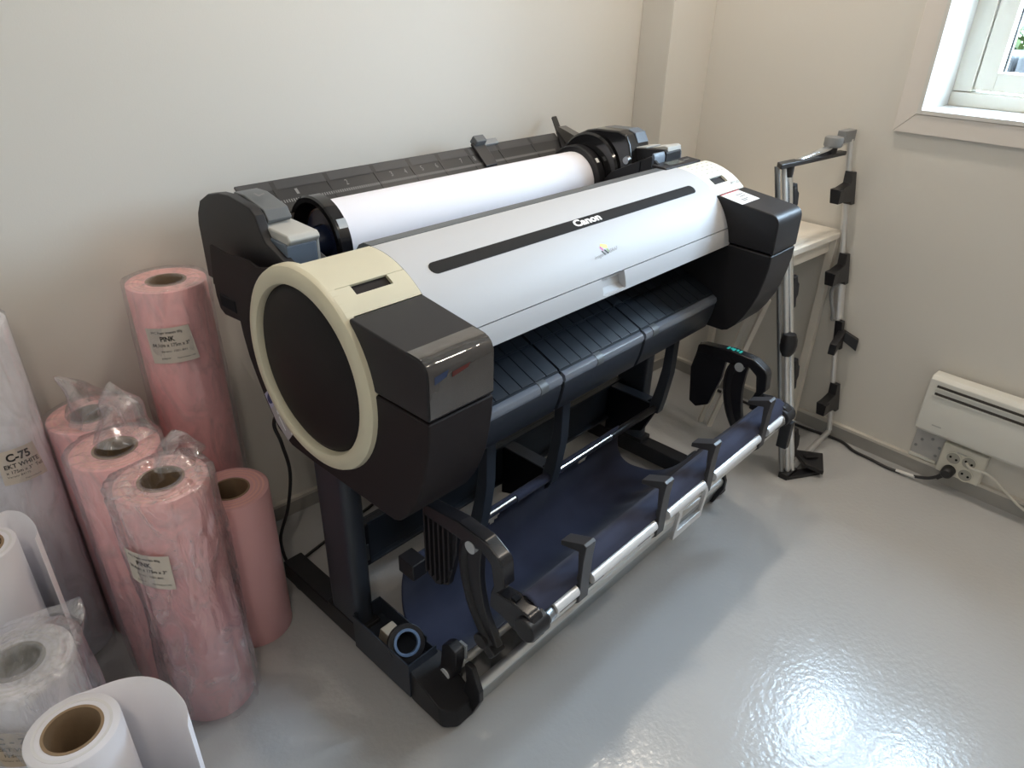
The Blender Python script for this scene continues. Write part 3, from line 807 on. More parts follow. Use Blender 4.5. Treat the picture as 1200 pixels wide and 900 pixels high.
# brackets hanging under the body, carrying the rear rod of the basket
for i, x0 in enumerate((0.930, 1.194, 1.700)):
    br = MB().prism([(0.950, 0.585), (0.925, 0.585), (0.927, 0.42), (0.940, 0.33), (0.950, 0.278), (0.976, 0.276), (0.982, 0.300), (0.966, 0.37), (0.955, 0.44)], x0 - 0.004, x0 + 0.026).build('basket_bracket', 'slate2', PR, bevel=0.002)
    if i:
        MB().prism([(1.160, 0.284), (1.020, 0.284), (0.984, 0.300), (0.984, 0.25), (1.02, 0.17), (1.160, 0.12)], x0 + 0.028, x0 + 0.050).build('bracket_plate', 'dark', br, bevel=0.002)
        MB().prism([(1.164, 0.2845), (0.985, 0.2845), (0.985, 0.2885), (1.164, 0.2885)], x0 + 0.024, x0 + 0.064).build('bracket_flange', 'slate', br)
# basket: rods, cloth, rail, arms, hooks, lower bumper
MB().cyl((0.725, 0.965, 0.292), (1.735, 0.965, 0.292), 0.0105, 16).build('rear_rod', 'chrome', PR)
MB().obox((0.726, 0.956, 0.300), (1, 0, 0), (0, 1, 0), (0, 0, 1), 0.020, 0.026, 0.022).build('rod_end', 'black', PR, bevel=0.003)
MB().cyl((1.47, 0.965, 0.292), (1.72, 0.965, 0.292), 0.0112, 16).build('rod_dark_reflection', 'black', PR)  # black length laid over the chrome for its dark reflection
MB().cyl((0.692, 0.822, 0.088), (1.790, 0.822, 0.088), 0.0135, 16).build('front_rod', 'rail', PR)
for x in (0.695, 1.762):
    ck = MB().prism(fillet([(0.84, 0.085), (0.80, 0.085), (0.786, 0.145), (0.785, 0.18), (0.81, 0.188), (0.83, 0.172)], 0.008, 3), x, x + 0.026).build('rod_clamp', 'black', PR, bevel=0.002)
    MB().obox((x + 0.028, 0.792, 0.165), (1, 0, 0), (0, 1, 0), (0, 0, 1), 0.003, 0.010, 0.02).build('clamp_face', 'grey', ck)
prof = smooth_path([(0, 0.962, 0.304), (0, 0.976, 0.300), (0, 0.990, 0.262), (0, 1.006, 0.190), (0, 1.004, 0.112), (0, 0.965, 0.066), (0, 0.895, 0.058), (0, 0.825, 0.110), (0, 0.757, 0.205),
                    (0, 0.692, 0.312), (0, 0.654, 0.390), (0, 0.643, 0.425), (0, 0.622, 0.440), (0, 0.602, 0.432), (0, 0.592, 0.414)], 6)
def sling(u, v):
    k = v * (len(prof) - 1)
    i = min(int(k), len(prof) - 2)
    p = prof[i].lerp(prof[i + 1], k - i)
    x = lerp(0.728, lerp(1.500, 1.765, min(1, v * 1.35)), u)
    s = math.sin(math.pi * v) if v < 0.5 else max(0.0, math.cos((v - 0.5) * math.pi / 0.62)) if v < 0.81 else 0.0
    nz = noise.noise(Vector((x * 5, v * 7, 1.3)))
    nz2 = noise.noise(Vector((x * 16, v * 4, 5.1)))
    crease = max(0, noise.noise(Vector((x * 9 + v * 6, v * 3, 8.8)))) ** 2
    return (x, p.y + s * (0.010 * nz + 0.004 * nz2), max(0.010, p.z + s * min(1, v * 4) * (0.010 * nz + 0.005 * nz2 + 0.022 * crease) + s * lerp(-0.012, 0.055, u) * min(1, max(0, (v - 0.12) / 0.25))))
slm = MB().grid(sling, 150, 96)
slm.v = [tuple(v) for v in slm.v]
def in_hole(f):
    c_ = sum((Vector(slm.v[i]) for i in f), Vector()) / 4
    return c_.y > 0.93 and any(((c_.x - hx) / 0.022) ** 2 + ((c_.z - hz) / 0.024) ** 2 < 1 for hx, hz in ((1.02, 0.238), (1.395, 0.240), (0.84, 0.240)))
slm.f = [f for f in slm.f if not in_hole(f)]
slm.build('basket_cloth', 'fabric', PR, angle=180, solid=0.0018)
for (x0, x1) in ((0.750, 0.925), (1.065, 1.190)):  # first is cloth wrap; second stands in for the rod's dark reflection
    MB().tube([(x0, 0.965, 0.292), (x1, 0.965, 0.292)], 0.0132, 14).build('cloth_and_reflection_sleeve', 'fabric', PR)
MB().cyl((0.735, 0.614, 0.408), (1.765, 0.614, 0.408), 0.0125, 16).build('front_rail', 'alu', PR)
for (x0, x1) in ((0.772, 0.838), (0.885, 1.110), (1.160, 1.318), (1.365, 1.600), (1.645, 1.75)):
    MB().tube([(x0, 0.5945, 0.397), (x1, 0.5945, 0.397)], 0.0135, 14).build('rail_sleeve', 'rail', PR)
MB().cyl((0.76, 0.598, 0.368), (1.74, 0.598, 0.368), 0.0075, 12).build('under_rod', 'alu', PR)
for (x0, x1) in ((0.79, 0.93), (1.05, 1.10), (1.62, 1.70)):
    MB().box(x0, x1, 0.590, 0.612, 0.374, 0.386).build('rail_clip', 'black', PR, bevel=0.002)
for x in (0.842, 1.116, 1.322, 1.604):
    hk = MB()
    hk.prism([(0.606, 0.352), (0.600, 0.350), (0.586, 0.365), (0.583, 0.47), (0.579, 0.510), (0.586, 0.514), (0.640, 0.492), (0.640, 0.481), (0.597, 0.490), (0.594, 0.44)], x, x + 0.030)
    hk.build('cloth_hook', mat('hook_plastic', (0.040, 0.040, 0.045), 0.42) if 'hook_plastic' not in bpy.data.materials else bpy.data.materials['hook_plastic'], PR, bevel=0.0015)
hb = MB()
for x in (1.202, 1.318):
    hb.prism([(0.612, 0.400), (0.586, 0.395), (0.580, 0.380), (0.588, 0.300), (0.596, 0.300), (0.590, 0.378), (0.594, 0.388), (0.612, 0.393)], x, x + 0.012)
hb.prism([(0.587, 0.300), (0.598, 0.300), (0.596, 0.322), (0.586, 0.322)], 1.202, 1.330)
hb.build('rail_handle', 'alu', PR, bevel=0.001)
# curved end arms with ribbed paddles
armo = fillet([(0.880, 0.500), (0.878, 0.524), (0.862, 0.530), (0.775, 0.540), (0.705, 0.536), (0.660, 0.512), (0.655, 0.455), (0.672, 0.432), (0.640, 0.436), (0.592, 0.430), (0.570, 0.405), (0.580, 0.368),
               (0.610, 0.362), (0.660, 0.382), (0.692, 0.385), (0.690, 0.420), (0.682, 0.445), (0.690, 0.490), (0.715, 0.508), (0.735, 0.500)], {3: .02, 4: .02, 5: 0.03, 6: 0.01, 9: .02, 10: 0.02, 11: 0.02}, 5)
paddle = fillet([(0.8800, 0.5195), (0.896, 0.440), (0.884, 0.330), (0.860, 0.318), (0.822, 0.340), (0.795, 0.440), (0.788, 0.520)], 0.006, 3)
inner = smooth_path([(0, 0.765, 0.520), (0, 0.785, 0.470), (0, 0.783, 0.410), (0, 0.762, 0.340), (0, 0.728, 0.285), (0, 0.706, 0.262)], 5)
inner2 = smooth_path([(0, 0.718, 0.510), (0, 0.724, 0.470), (0, 0.724, 0.410), (0, 0.710, 0.345), (0, 0.688, 0.300), (0, 0.674, 0.276)], 5)
for (xa, s) in ((0.716, 1), (1.764, -1)):
    am = MB().prism(armo, xa - 0.016, xa + 0.016).build('end_arm', mat('arm_black', (0.014, 0.014, 0.017), 0.24, spec=0.5) if 'arm_black' not in bpy.data.materials else bpy.data.materials['arm_black'], PR, bevel=0.004, seg=3)
    MB().prism(paddle, xa - 0.005, xa + 0.010).build('paddle', 'black', am, bevel=0.002)
    for k in range(6):
        y0 = 0.806 + k * 0.0145
        t_ = (0.520, 0.335 + abs(k - 2.5) * 0.004 + (0.05 if k == 0 else 0.01 if k == 1 else 0))
        MB().obox((xa - s * 0.008 + (0.005 if s < 0 else 0), y0 + 0.003, sum(t_) / 2), (1, 0, 0), (0, 1, 0), (0, 0, 1), 0.0045, 0.0022, (t_[0] - t_[1]) / 2).build('paddle_rib', 'black', am)
    outl = [(p.y, p.z) for p in inner] + [(p.y, p.z) for p in reversed(inner2)]
    MB().prism(outl, xa - 0.008, xa + 0.008).build('curved_leg', 'black', am, bevel=0.003)
    MB().tube([(xa - 0.004, p.y - 0.016, p.z) for p in inner[2:-2]], 0.012, 12).build('leg_tube', 'char', am)
    MB().cyl((xa - 0.018, 0.742, 0.500), (xa + 0.018, 0.742, 0.500), 0.0135, 20).build('arm_pin', 'lens', am)
    MB().cyl((xa - 0.020, 0.714, 0.274), (xa + 0.02, 0.714, 0.274), 0.017, 20).build('pivot', 'black', am)
    MB().obox((xa, 0.700, 0.262), (1, 0, 0), (0, 0.8, 0.6), (0, -0.6, 0.8), 0.017, 0.022, 0.012).build('pivot_block', 'black', am, bevel=0.003)
    MB().cyl((xa - 0.024, 0.596, 0.398), (xa + 0.024, 0.596, 0.398), 0.025, 24).build('hinge_barrel', 'black', am, bevel=0.003)
    MB().box(xa - 0.010, xa + 0.004, 0.628, 0.642, 0.4365, 0.4395).build('screw_slot', 'dark', am)
    MB().cyl((xa + s * 0.026, 0.592, 0.395), (xa + s * 0.056, 0.60, 0.388), 0.016, 20).build('hinge_collar', 'steel', am)
    if s < 0:
        MB().box(xa - 0.010, xa + 0.014, 0.566, 0.596, 0.300, 0.385).build('hinge_plate', 'black', am, bevel=0.003)
        q = MB()
        for k, y in enumerate((0.785, 0.775, 0.768, 0.758, 0.748)):
            q.box(xa - 0.012 + (k % 2) * .004, xa + 0.004, y, y + 0.006, 0.540 + 0.0008 - abs(y - 0.775) * 0.05, 0.5412)
        q.build('teal_mark', 'teal', am)
# lower aluminium bumper
bp = [(0.742, 0.104), (0.748, 0.115), (0.758, 0.117), (0.766, 0.108), (0.763, 0.098), (0.768, 0.090), (0.784, 0.052), (0.790, 0.040), (0.790, 0.028), (0.782, 0.021), (0.771, 0.024), (0.768, 0.038), (0.752, 0.084), (0.744, 0.094)]
bp = [(y - 0.015, z - 0.009) for y, z in bp]
MB().prism(bp, 0.716, 1.764).build('lower_bumper', 'bumper', PR, angle=50)
MB().cyl((0.716, 0.7655, 0.0165), (1.764, 0.7655, 0.0165), 0.0085, 14).build('bumper_highlight', 'rail', PR)  # brighter bead added as the highlight on the bottom edge
MB().cyl((0.716, 0.740, 0.0975), (1.764, 0.740, 0.0975), 0.0125, 14).build('bumper_bead', 'alu', PR)
for x in (0.703, 1.764):
    MB().prism(fillet([(0.788, 0.006), (0.750, 0.005), (0.722, 0.072), (0.722, 0.102), (0.745, 0.160), (0.768, 0.160), (0.764, 0.110)], 0.006, 3), x, x + 0.013).build('bumper_end', 'black', PR, bevel=0.002)
# open parts tray on the front of the left foot
tx0, tx1, ty0, ty1, tz0, tz1 = 0.629, 0.712, 0.866, 1.070, 0.030, 0.130
m_ = MB()
th = 0.003
m_.box(tx0, tx1, ty0, ty1, 0.0785, 0.082)
m_.box(tx0, tx0 + th, ty0, ty1, tz0, tz1).box(tx1 - th, tx1, ty0 + 0.035, ty1, tz0, tz1).box(tx1 - th, tx1, ty0, ty0 + 0.035, tz0, tz1 - 0.014)
m_.box(tx0 + th, tx1 - th, ty0, ty0 + th, tz0, tz1).box(tx0 + th, tx1 - th, ty1 - th, ty1, tz0, tz1 + 0.006)
m_.build('parts_tray', 'slate', PR)

# mains cable hanging from the left rear of the printer
cabm = MB().tube(smooth_path([(0.60, 1.36, 0.62), (0.572, 1.45, 0.50), (0.580, 1.45, 0.43), (0.594, 1.46, 0.33), (0.582, 1.48, 0.21), (0.555, 1.50, 0.10), (0.56, 1.47, 0.02), (0.62, 1.50, 0.006), (0.9, 1.58, 0.005)], 6), 0.0045, 10)
tag(cabm.build('mains_cable', 'cord'), 'thin black cable hanging down the back wall between pink roll and printer', 'cable')

# loose items in the tray
def pworld(p):
    return Matrix.Rotation(DL, 3, 'Z') @ Vector(p)
sa = thing('spool_adapter', pworld((0.672, 0.925, 0.082)), 'round black spool adapter with blue ring lying in the tray on the left foot', 'adapter', rz=DL, off=(0.672, 0.925, 0.082))
def tilted_ring(mb, c, ax, r0, r1, h, n=36):
    ax = Vector(ax).normalized(); u = ax.cross(Vector((1, 0, 0))).normalized(); v = ax.cross(u)
    pr = [(r0, 0), (r1, 0), (r1, h), (r0, h)]
    vs = [Vector(c) + ax * hh + rr * (math.cos(2 * math.pi * k / n) * u + math.sin(2 * math.pi * k / n) * v) for rr, hh in pr for k in range(n)]
    fs = [(i * n + k, i * n + (k + 1) % n, ((i + 1) % 4) * n + (k + 1) % n, ((i + 1) % 4) * n + k) for i in range(4) for k in range(n)]
    mb.add(vs, fs)
    return mb
ax = (-0.25, -0.75, 0.65)
tilted_ring(MB(), (0.672, 0.930, 0.118), ax, 0.030, 0.043, 0.014).build('collar', 'black', sa, bevel=0.0015)
tilted_ring(MB(), (0.671, 0.926, 0.123), ax, 0.024, 0.0305, 0.012).build('blue_ring', 'blue', sa, bevel=0.001)
bl = tag(MB().prism([(1.012, 0.0825), (0.975, 0.0825), (0.965, 0.120), (1.000, 0.122)], 0.655, 0.690).build('spacer_block', 'beige', None, bevel=0.002, off=Vector((0, 0, 0))), 'small beige block beside the black adapter in the foot tray', 'block')
bl.rotation_euler = (0, 0, DL)

# paper roll loaded in the printer
rc = (1.352, 0.922)
pr_roll = thing('loaded_paper_roll', pworld((1.29, rc[0], rc[1] - 0.083)), 'white paper roll loaded in the back of the printer between black flanges', 'paper roll', rz=DL, off=(1.29, rc[0], rc[1] - 0.083))
m_ = MB().lathe([(0.038, 0.848), (0.083, 0.848), (0.083, 1.710), (0.038, 1.710)], (0, rc[0], rc[1]), 'x', 64, closed=True)
m_.build('paper', 'paper', pr_roll)
sheet = [(rc[0] - 0.0835 * math.sin(R(a_)), rc[1] + 0.0835 * math.cos(R(a_))) for a_ in range(0, 64, 4)]
sheet = sheet + [(1.236, 0.952), (1.190, 0.958), (1.140, 0.968), (1.108, 0.972)]
sheet = [(rc[0] - 0.0835 * math.sin(R(a_)), rc[1] + 0.0835 * math.cos(R(a_))) for a_ in range(0, 96, 6)]
MB().prism(sheet + [(y + 0.0006, z - 0.0006) for y, z in reversed(sheet)], 0.8482, 1.7098).build('sheet', 'paper', pr_roll)
for (x0, s) in ((0.847, -1), (1.711, 1)):
    fl = MB().lathe([(0.020, 0), (0.097, 0), (0.101, s * 0.003), (0.101, s * 0.030), (0.097, s * 0.034), (0.086, s * 0.034), (0.070, s * 0.008), (0.020, s * 0.008)], (x0, rc[0], rc[1]), 'x', 56, closed=True).build('flange', 'gloss' if s < 0 else 'black', pr_roll)
    if s < 0:
        MB().lathe([(0.0001, s * 0.050), (0.018, s * 0.050), (0.032, s * 0.030), (0.036, s * 0.009), (0.066, s * 0.0085)], (x0, rc[0], rc[1]), 'x', 40).build('hub', 'blue' if False else mat('hub_navy', (0.02, 0.03, 0.07), 0.2), fl)
        q = MB()
        for k in range(7):
            a_ = R(38 + k)
            q.add([], [])
        o_ = [(rc[0] - 0.1016 * math.sin(R(a_)), rc[1] + 0.1016 * math.cos(R(a_))) for a_ in (50, 54, 58, 62)]
        q.prism(o_ + [(y + 0.002, z - 0.001) for y, z in reversed(o_)], x0 - 0.024, x0 - 0.002); q.build('reflective_tab', 'lens', fl)
    else:
        q = MB()
        o_ = [(rc[0] - 0.1016 * math.sin(R(a_)), rc[1] + 0.1016 * math.cos(R(a_))) for a_ in (44, 48, 52)]
        q.prism(o_ + [(y + 0.002, z - 0.001) for y, z in reversed(o_)], x0 + 0.010, x0 + 0.022); q.build('white_mark', 'markw', fl)
    MB().cyl((x0, rc[0], rc[1]), (x0 + s * (0.12 if s < 0 else 0.10), rc[0], rc[1]), 0.018, 20).build('spindle', 'black', pr_roll)

# ================================================================== PAPER ROLLS
NEIGH = [(0.443, 1.604), (0.255, 1.24), (0.223, 1.406), (0.222, 1.578), (0.413, 1.366), (0.055, 1.606), (-0.041, 1.383), (-0.047, 1.142), (-0.012, 0.945)]
def film_tube(c, r, h, seed, amp=0.006, core=0.038, dip=0.05, peak=0.0, z0=0.0, taper=0.0, nt=84, flare=0.0):
    """loose clear wrap: side wall, drawn in over the roll end and pushed into the core"""
    prof = []
    nh = 44
    for k in range(nh + 1):
        prof.append(('s', k / nh))
    for k in range(1, 13):
        prof.append(('t', k / 12))
    for k in range(1, 6):
        prof.append(('c', k / 5))
    vs = []
    for kind, t_ in prof:
        for j in range(nt):
            a_ = 2 * math.pi * j / nt
            d_ = Vector((math.cos(a_), math.sin(a_)))
            if kind == 's':
                z = lerp(z0, h + 0.004, t_)
                q = Vector((d_.x * 2.2, d_.y * 2.2, z * 4 + seed))
                n1 = noise.noise(q) * 1.0 + 0.55 * noise.noise(q * 2.7) + 0.3 * abs(noise.noise(q * 6))
                rr = r + 0.003 + amp * max(-0.35, 0.5 + n1) + flare * (1 - t_) * max(0, noise.noise(Vector((d_.x * 1.2, d_.y * 1.2, seed + 9))))
                vs.append((c[0] + rr * d_.x, c[1] + rr * d_.y, z))
            elif kind == 't':
                rr = lerp(r + 0.004, core * 0.92, t_)
                q = Vector((d_.x * 3.5, d_.y * 3.5, rr * 22 + seed))
                n1 = abs(noise.noise(q)) + 0.5 * abs(noise.noise(q * 2.3))
                vs.append((c[0] + rr * d_.x, c[1] + rr * d_.y, h + 0.003 + amp * 1.6 * n1 * math.sin(math.pi * min(1, t_ * 1.1)) + peak * math.sin(math.pi * t_) * max(0, noise.noise(Vector((d_.x, d_.y, seed))))))
            else:
                rr = core * (0.92 - 0.10 * t_) - 0.004 * abs(noise.noise(Vector((d_.x * 5, d_.y * 5, seed + t_))))
                vs.append((c[0] + rr * d_.x, c[1] + rr * d_.y, h + 0.002 - dip * t_ * (0.6 + 0.5 * noise.noise(Vector((d_.x * 2, d_.y * 2, seed + 4))))))
    cc = Vector(c)
    for i, p in enumerate(vs):
        q = Vector(p[:2])
        for n2 in NEIGH:
            d_ = Vector(n2) - cc
            L = d_.length
            if 0.01 < L < 0.30:
                d_ /= L
                ex = (q - cc).dot(d_) - (L / 2 - 0.0006)
                if ex > 0:
                    q -= d_ * ex
        q.y = min(q.y, YW - 0.016)
        vs[i] = (q.x, q.y, p[2])
    m = len(prof)
    fs = [(i * nt + k, i * nt + (k + 1) % nt, (i + 1) * nt + (k + 1) % nt, (i + 1) * nt + k) for i in range(m - 1) for k in range(nt)]
    return MB().add(vs, fs)

def roll(name, c, r, h, body, end, label, group=None, core=0.038, coremat='card'):
    t_ = thing(name, (c[0], c[1], 0), label, 'paper roll', group=group)
    MB().lathe([(core + 0.0045, 0.0), (r - 0.0015, 0.0), (r, 0.0015), (r, h - 0.0015), (r - 0.0015, h), (core + 0.0045, h)], (c[0], c[1], 0), 'z', 72, closed=True).build('paper', body, t_, angle=50)
    # slightly uneven wound edges seen on the roll end
    q = MB()
    rr = core + 0.012
    kk = 0
    while rr < r - 0.006:
        q.lathe([(rr, h - 0.0004), (rr, h + 0.0006), (rr + 0.0045, h + 0.0006), (rr + 0.0045, h - 0.0004)], (c[0], c[1], 0), 'z', 60)
        rr += 0.0095
    q.build('wound_edge', end, t_)
    MB().lathe([(core, 0.001), (core + 0.0044, 0.001), (core + 0.0044, h + 0.0008), (core, h + 0.0008)], (c[0], c[1], 0), 'z', 48, closed=True).build('core', coremat, t_)
    return t_

def label_on(parent, c, rad, corners, lines, paper='label', ink='markd', name='label'):
    """corners (angle in degrees, z): top-left, top-right, bottom-right, bottom-left"""
    def fn(u, v, h=0.0):
        tl, tr_, br, bl_ = corners
        a_ = (tl[0] * (1 - u) + tr_[0] * u) * v + (bl_[0] * (1 - u) + br[0] * u) * (1 - v)
        z = (tl[1] * (1 - u) + tr_[1] * u) * v + (bl_[1] * (1 - u) + br[1] * u) * (1 - v)
        return (c[0] + (rad + h) * math.cos(R(a_)), c[1] + (rad + h) * math.sin(R(a_)), z)
    lo_ = MB().grid(lambda u, v: fn(u, v), 16, 3).build(name, paper, parent)
    q = MB()
    for (txt, u0, u1, v0, v1, bold) in lines:
        lettering(q, txt, lambda u, v: fn(u, v, 0.0006), u0, u1, v0, v1, bold=bold)
    q.build('lettering', ink, lo_)
    return lo_

def pink_lines(size):
    return [('PPC Papir intensiv 80g', 0.13, 0.82, 0.82, 0.91, 0.01), ('PINK', 0.30, 0.62, 0.63, 0.77, 0.03), (size + ' x 175m x 3"', 0.09, 0.90, 0.46, 0.58, 0.015),
            ('Varenr: 1001-841', 0.24, 0.80, 0.32, 0.38, 0.0), ('papir', 0.22, 0.42, 0.11, 0.18, 0.0), ('Papirindustri AS', 0.55, 0.93, 0.11, 0.16, 0.0)]

cT = (0.443, 1.604)
tall = roll('pink_paper_roll', cT, 0.083, 0.841, 'pink', 'pinkend', 'tallest pink paper roll in clear film, labelled, against the back wall by the printer', 'pink paper rolls')
label_on(tall, cT, 0.0925, [(-147, 0.764), (-90.5, 0.767), (-84, 0.683), (-145, 0.680)], pink_lines('84,1cm'))
film_tube(cT, 0.084, 0.841, 1.7, amp=0.0065, flare=0.035).build('plastic_film', 'film', tall, angle=180)
cF = (0.255, 1.24)
frn = roll('pink_paper_roll', cF, 0.083, 0.594, 'pink', 'pinkend', 'front pink paper roll in crumpled clear film with a PINK label on its side', 'pink paper rolls')
label_on(frn, cF, 0.0965, [(-168, 0.497), (-114, 0.486), (-115, 0.404), (-168, 0.418)], pink_lines('59,4cm'))
film_tube(cF, 0.085, 0.594, 12.3, amp=0.011, flare=0.02).build('plastic_film', 'film2', frn, angle=180)
cM = (0.223, 1.406)
mid = roll('pink_paper_roll', cM, 0.083, 0.594, 'pink', 'pinkend', 'middle pink paper roll in film, directly behind the front labelled one', 'pink paper rolls')
film_tube(cM, 0.0835, 0.594, 23.9, amp=0.007).build('plastic_film', 'film', mid, angle=180)
cB = (0.222, 1.578)
bk_ = roll('pink_paper_roll', cB, 0.083, 0.594, 'pink', 'pinkend', 'rear pink paper roll by the wall with film bunched up on top', 'pink paper rolls')
film_tube(cB, 0.0832, 0.594, 31.2, amp=0.004).build('plastic_film', 'film', bk_, angle=180)
cP = (0.413, 1.366)
bare = roll('pink_paper_roll', cP, 0.083, 0.42, 'pinkb', 'pinkend', 'short unwrapped pink paper roll beside the left foot of the printer', 'pink paper rolls', coremat='card')

def crumple(name, parent, c, base, rad, apex, seed, material='film2', amp=0.02, n=46, rows=20):
    """bunched film: an irregular tent from a loose ring at height base to a leaning apex"""
    def fn(u, v):
        a_ = 2 * math.pi * u
        rr = rad * (1 - v) ** 0.85 + 0.004
        rr *= 1 + 0.30 * noise.noise(Vector((math.cos(a_) * 1.4, math.sin(a_) * 1.4, seed)))
        cx = lerp(c[0], apex[0], v ** 1.3); cy2 = lerp(c[1], apex[1], v ** 1.3)
        z = lerp(base, apex[2], v)
        p = Vector((cx + rr * math.cos(a_), cy2 + rr * math.sin(a_), z))
        q = p * 14 + Vector((seed, 0, 0))
        k = amp * math.sin(math.pi * min(1, 0.15 + v * 0.85)) 
        return (p.x + k * noise.noise(q), p.y + k * noise.noise(q + Vector((5, 3, 1))), max(base - 0.002, p.z + 0.8 * k * noise.noise(q + Vector((1, 8, 4)))))
    return MB().grid(fn, n, rows).build(name, material, parent, angle=20)
crumple('bunched_film', bk_, (0.235, 1.545), 0.602, 0.062, (0.180, 1.55, 0.712), 3.1, amp=0.022)
crumple('bunched_film', mid, (0.250, 1.440), 0.602, 0.058, (0.262, 1.50, 0.690), 8.4, amp=0.026)
crumple('bunched_film', frn, (0.305, 1.285), 0.600, 0.045, (0.318, 1.33, 0.632), 15.4, amp=0.016)

# white rolls
cW = (0.055, 1.606)
big = roll('white_paper_roll', cW, 0.083, 0.841, 'paper', 'paperend', 'tall white paper roll in film with a C-75 label, by the back wall', 'white paper rolls')
label_on(big, cW, 0.0935, [(-100, 0.604), (-58, 0.601), (-52, 0.520), (-102, 0.528)],
         [('C-75', 0.20, 0.80, 0.66, 0.90, 0.035), ('EKT WHITE', 0.10, 0.95, 0.47, 0.60, 0.02), ('x 175m x 3"  Tell', 0.10, 0.98, 0.31, 0.41, 0.01), ('Varenr 84175', 0.1, 0.62, 0.20, 0.26, 0.0), ('Papirindustri', 0.46, 0.84, 0.06, 0.11, 0.0)])
film_tube(cW, 0.0835, 0.841, 41.2, amp=0.009, flare=0.03).build('plastic_film', 'film', big, angle=180)
cL = (-0.041, 1.383)
lw = roll('white_paper_roll', cL, 0.062, 0.50, 'paper', 'paperend', 'unwrapped white paper roll with outer sheet uncurling, left of the pink rolls', 'white paper rolls')
def loose_sheet(parent, pts, h, z0=0.004):
    P = smooth_path([(x, y, 0) for x, y in pts], 8)
    m = MB()
    n = len(P)
    vs = [(p.x, p.y, z0) for p in P] + [(p.x, p.y, h) for p in P]
    m.add(vs, [(i, i + 1, n + i + 1, n + i) for i in range(n - 1)])
    return m.build('loose_sheet', 'paper', parent, angle=180, solid=0.0006)
loose_sheet(lw, [(-0.020, 1.4415), (0.012, 1.474), (0.032, 1.466), (0.046, 1.440), (0.053, 1.400), (0.052, 1.368), (0.044, 1.346)], 0.498)
cV = (-0.047, 1.142)
wv = roll('white_paper_roll', cV, 0.083, 0.42, 'paper', 'paperend', 'short white paper roll in crumpled film with kraft label, at the left edge', 'white paper rolls', coremat='cardd')
label_on(wv, cV, 0.0975, [(-141, 0.384), (-100, 0.356), (-104, 0.280), (-146, 0.290)],
         [('C - 75', 0.30, 1.02, 0.66, 0.86, 0.03), ('EKT WHITE', 0.30, 1.15, 0.47, 0.58, 0.02), ('175m x 3"', 0.40, 1.0, 0.30, 0.38, 0.0), ('Varenr 42175', 0.3, 0.8, 0.17, 0.22, 0.0)], paper='labelp')
film_tube(cV, 0.086, 0.42, 55.0, amp=0.011, flare=0.02).build('plastic_film', 'film2', wv, angle=180)
crumple('bunched_film', wv, (-0.02, 1.150), 0.428, 0.075, (0.065, 1.19, 0.452), 21.0, amp=0.022)
cN = (-0.012, 0.945)
fwr = roll('white_paper_roll', cN, 0.066, 0.42, 'paper', 'paperend', 'nearest white paper roll, unwrapped, outer sheet swung open to the right', 'white paper rolls', core=0.0385)
loose_sheet(fwr, [(-0.030, 1.0090), (0.000, 1.0105), (0.026, 1.004), (0.068, 0.994), (0.101, 0.973), (0.123, 0.937), (0.131, 0.895), (0.130, 0.866), (0.120, 0.838)], 0.4195)

# ================================================================== RIGHT WALL FURNITURE
# panel heater
ht = thing('wall_heater', (XW, -0.1, 0.17), 'long white panel heater on the right wall above the socket', 'heater')
hx0, hx1 = 2.325, 2.385
pf = [(hx1, 0.186), (hx0 + 0.012, 0.186), (hx0, 0.198), (hx0, 0.300), (hx0 + 0.004, 0.318), (hx0 + 0.004, 0.372), (hx0 + 0.016, 0.384), (hx1, 0.384)]
pan = MB().prism_y([(x, z) for x, z in fillet(pf, {1: .006, 2: .006, 5: 0.006, 6: 0.006}, 3)], -0.75, 0.556).build('front_panel', 'heater', ht, bevel=0.006, seg=3)
for z in (0.325, 0.351):
    MB().box(hx0 + 0.0005, hx0 + 0.012, -0.72, 0.530, z, z + 0.007).build('air_slot', 'slot', pan, smooth=False)
    MB().box(hx0 - 0.001, hx0 + 0.003, -0.72, 0.533, z - 0.006, z - 0.001).build('slot_ledge', 'heater', pan, smooth=False)
MB().box(hx0 - 0.0006, hx0 + 0.001, 0.480, 0.508, 0.221, 0.225).build('maker_plate', 'lgrey', pan, smooth=False)
wb = MB().box(2.392, 2.3985, 0.462, 0.560, 0.032, 0.186).build('wall_bracket', 'galv', ht, bevel=0.002)
MB().box(2.386, 2.3985, 0.475, 0.560, 0.058, 0.068).build('bracket_foot', 'heater', ht, bevel=0.001)
for (y, z) in ((0.535, 0.125), (0.505, 0.140), (0.478, 0.118), (0.548, 0.098), (0.482, 0.085)):
    MB().cyl((2.3905, y, z), (2.393, y, z), 0.005, 12).build('screw', 'steel', wb)
MB().box(2.385, 2.3985, -0.2, -0.1, 0.06, 0.19).build('wall_bracket', 'galv', ht)
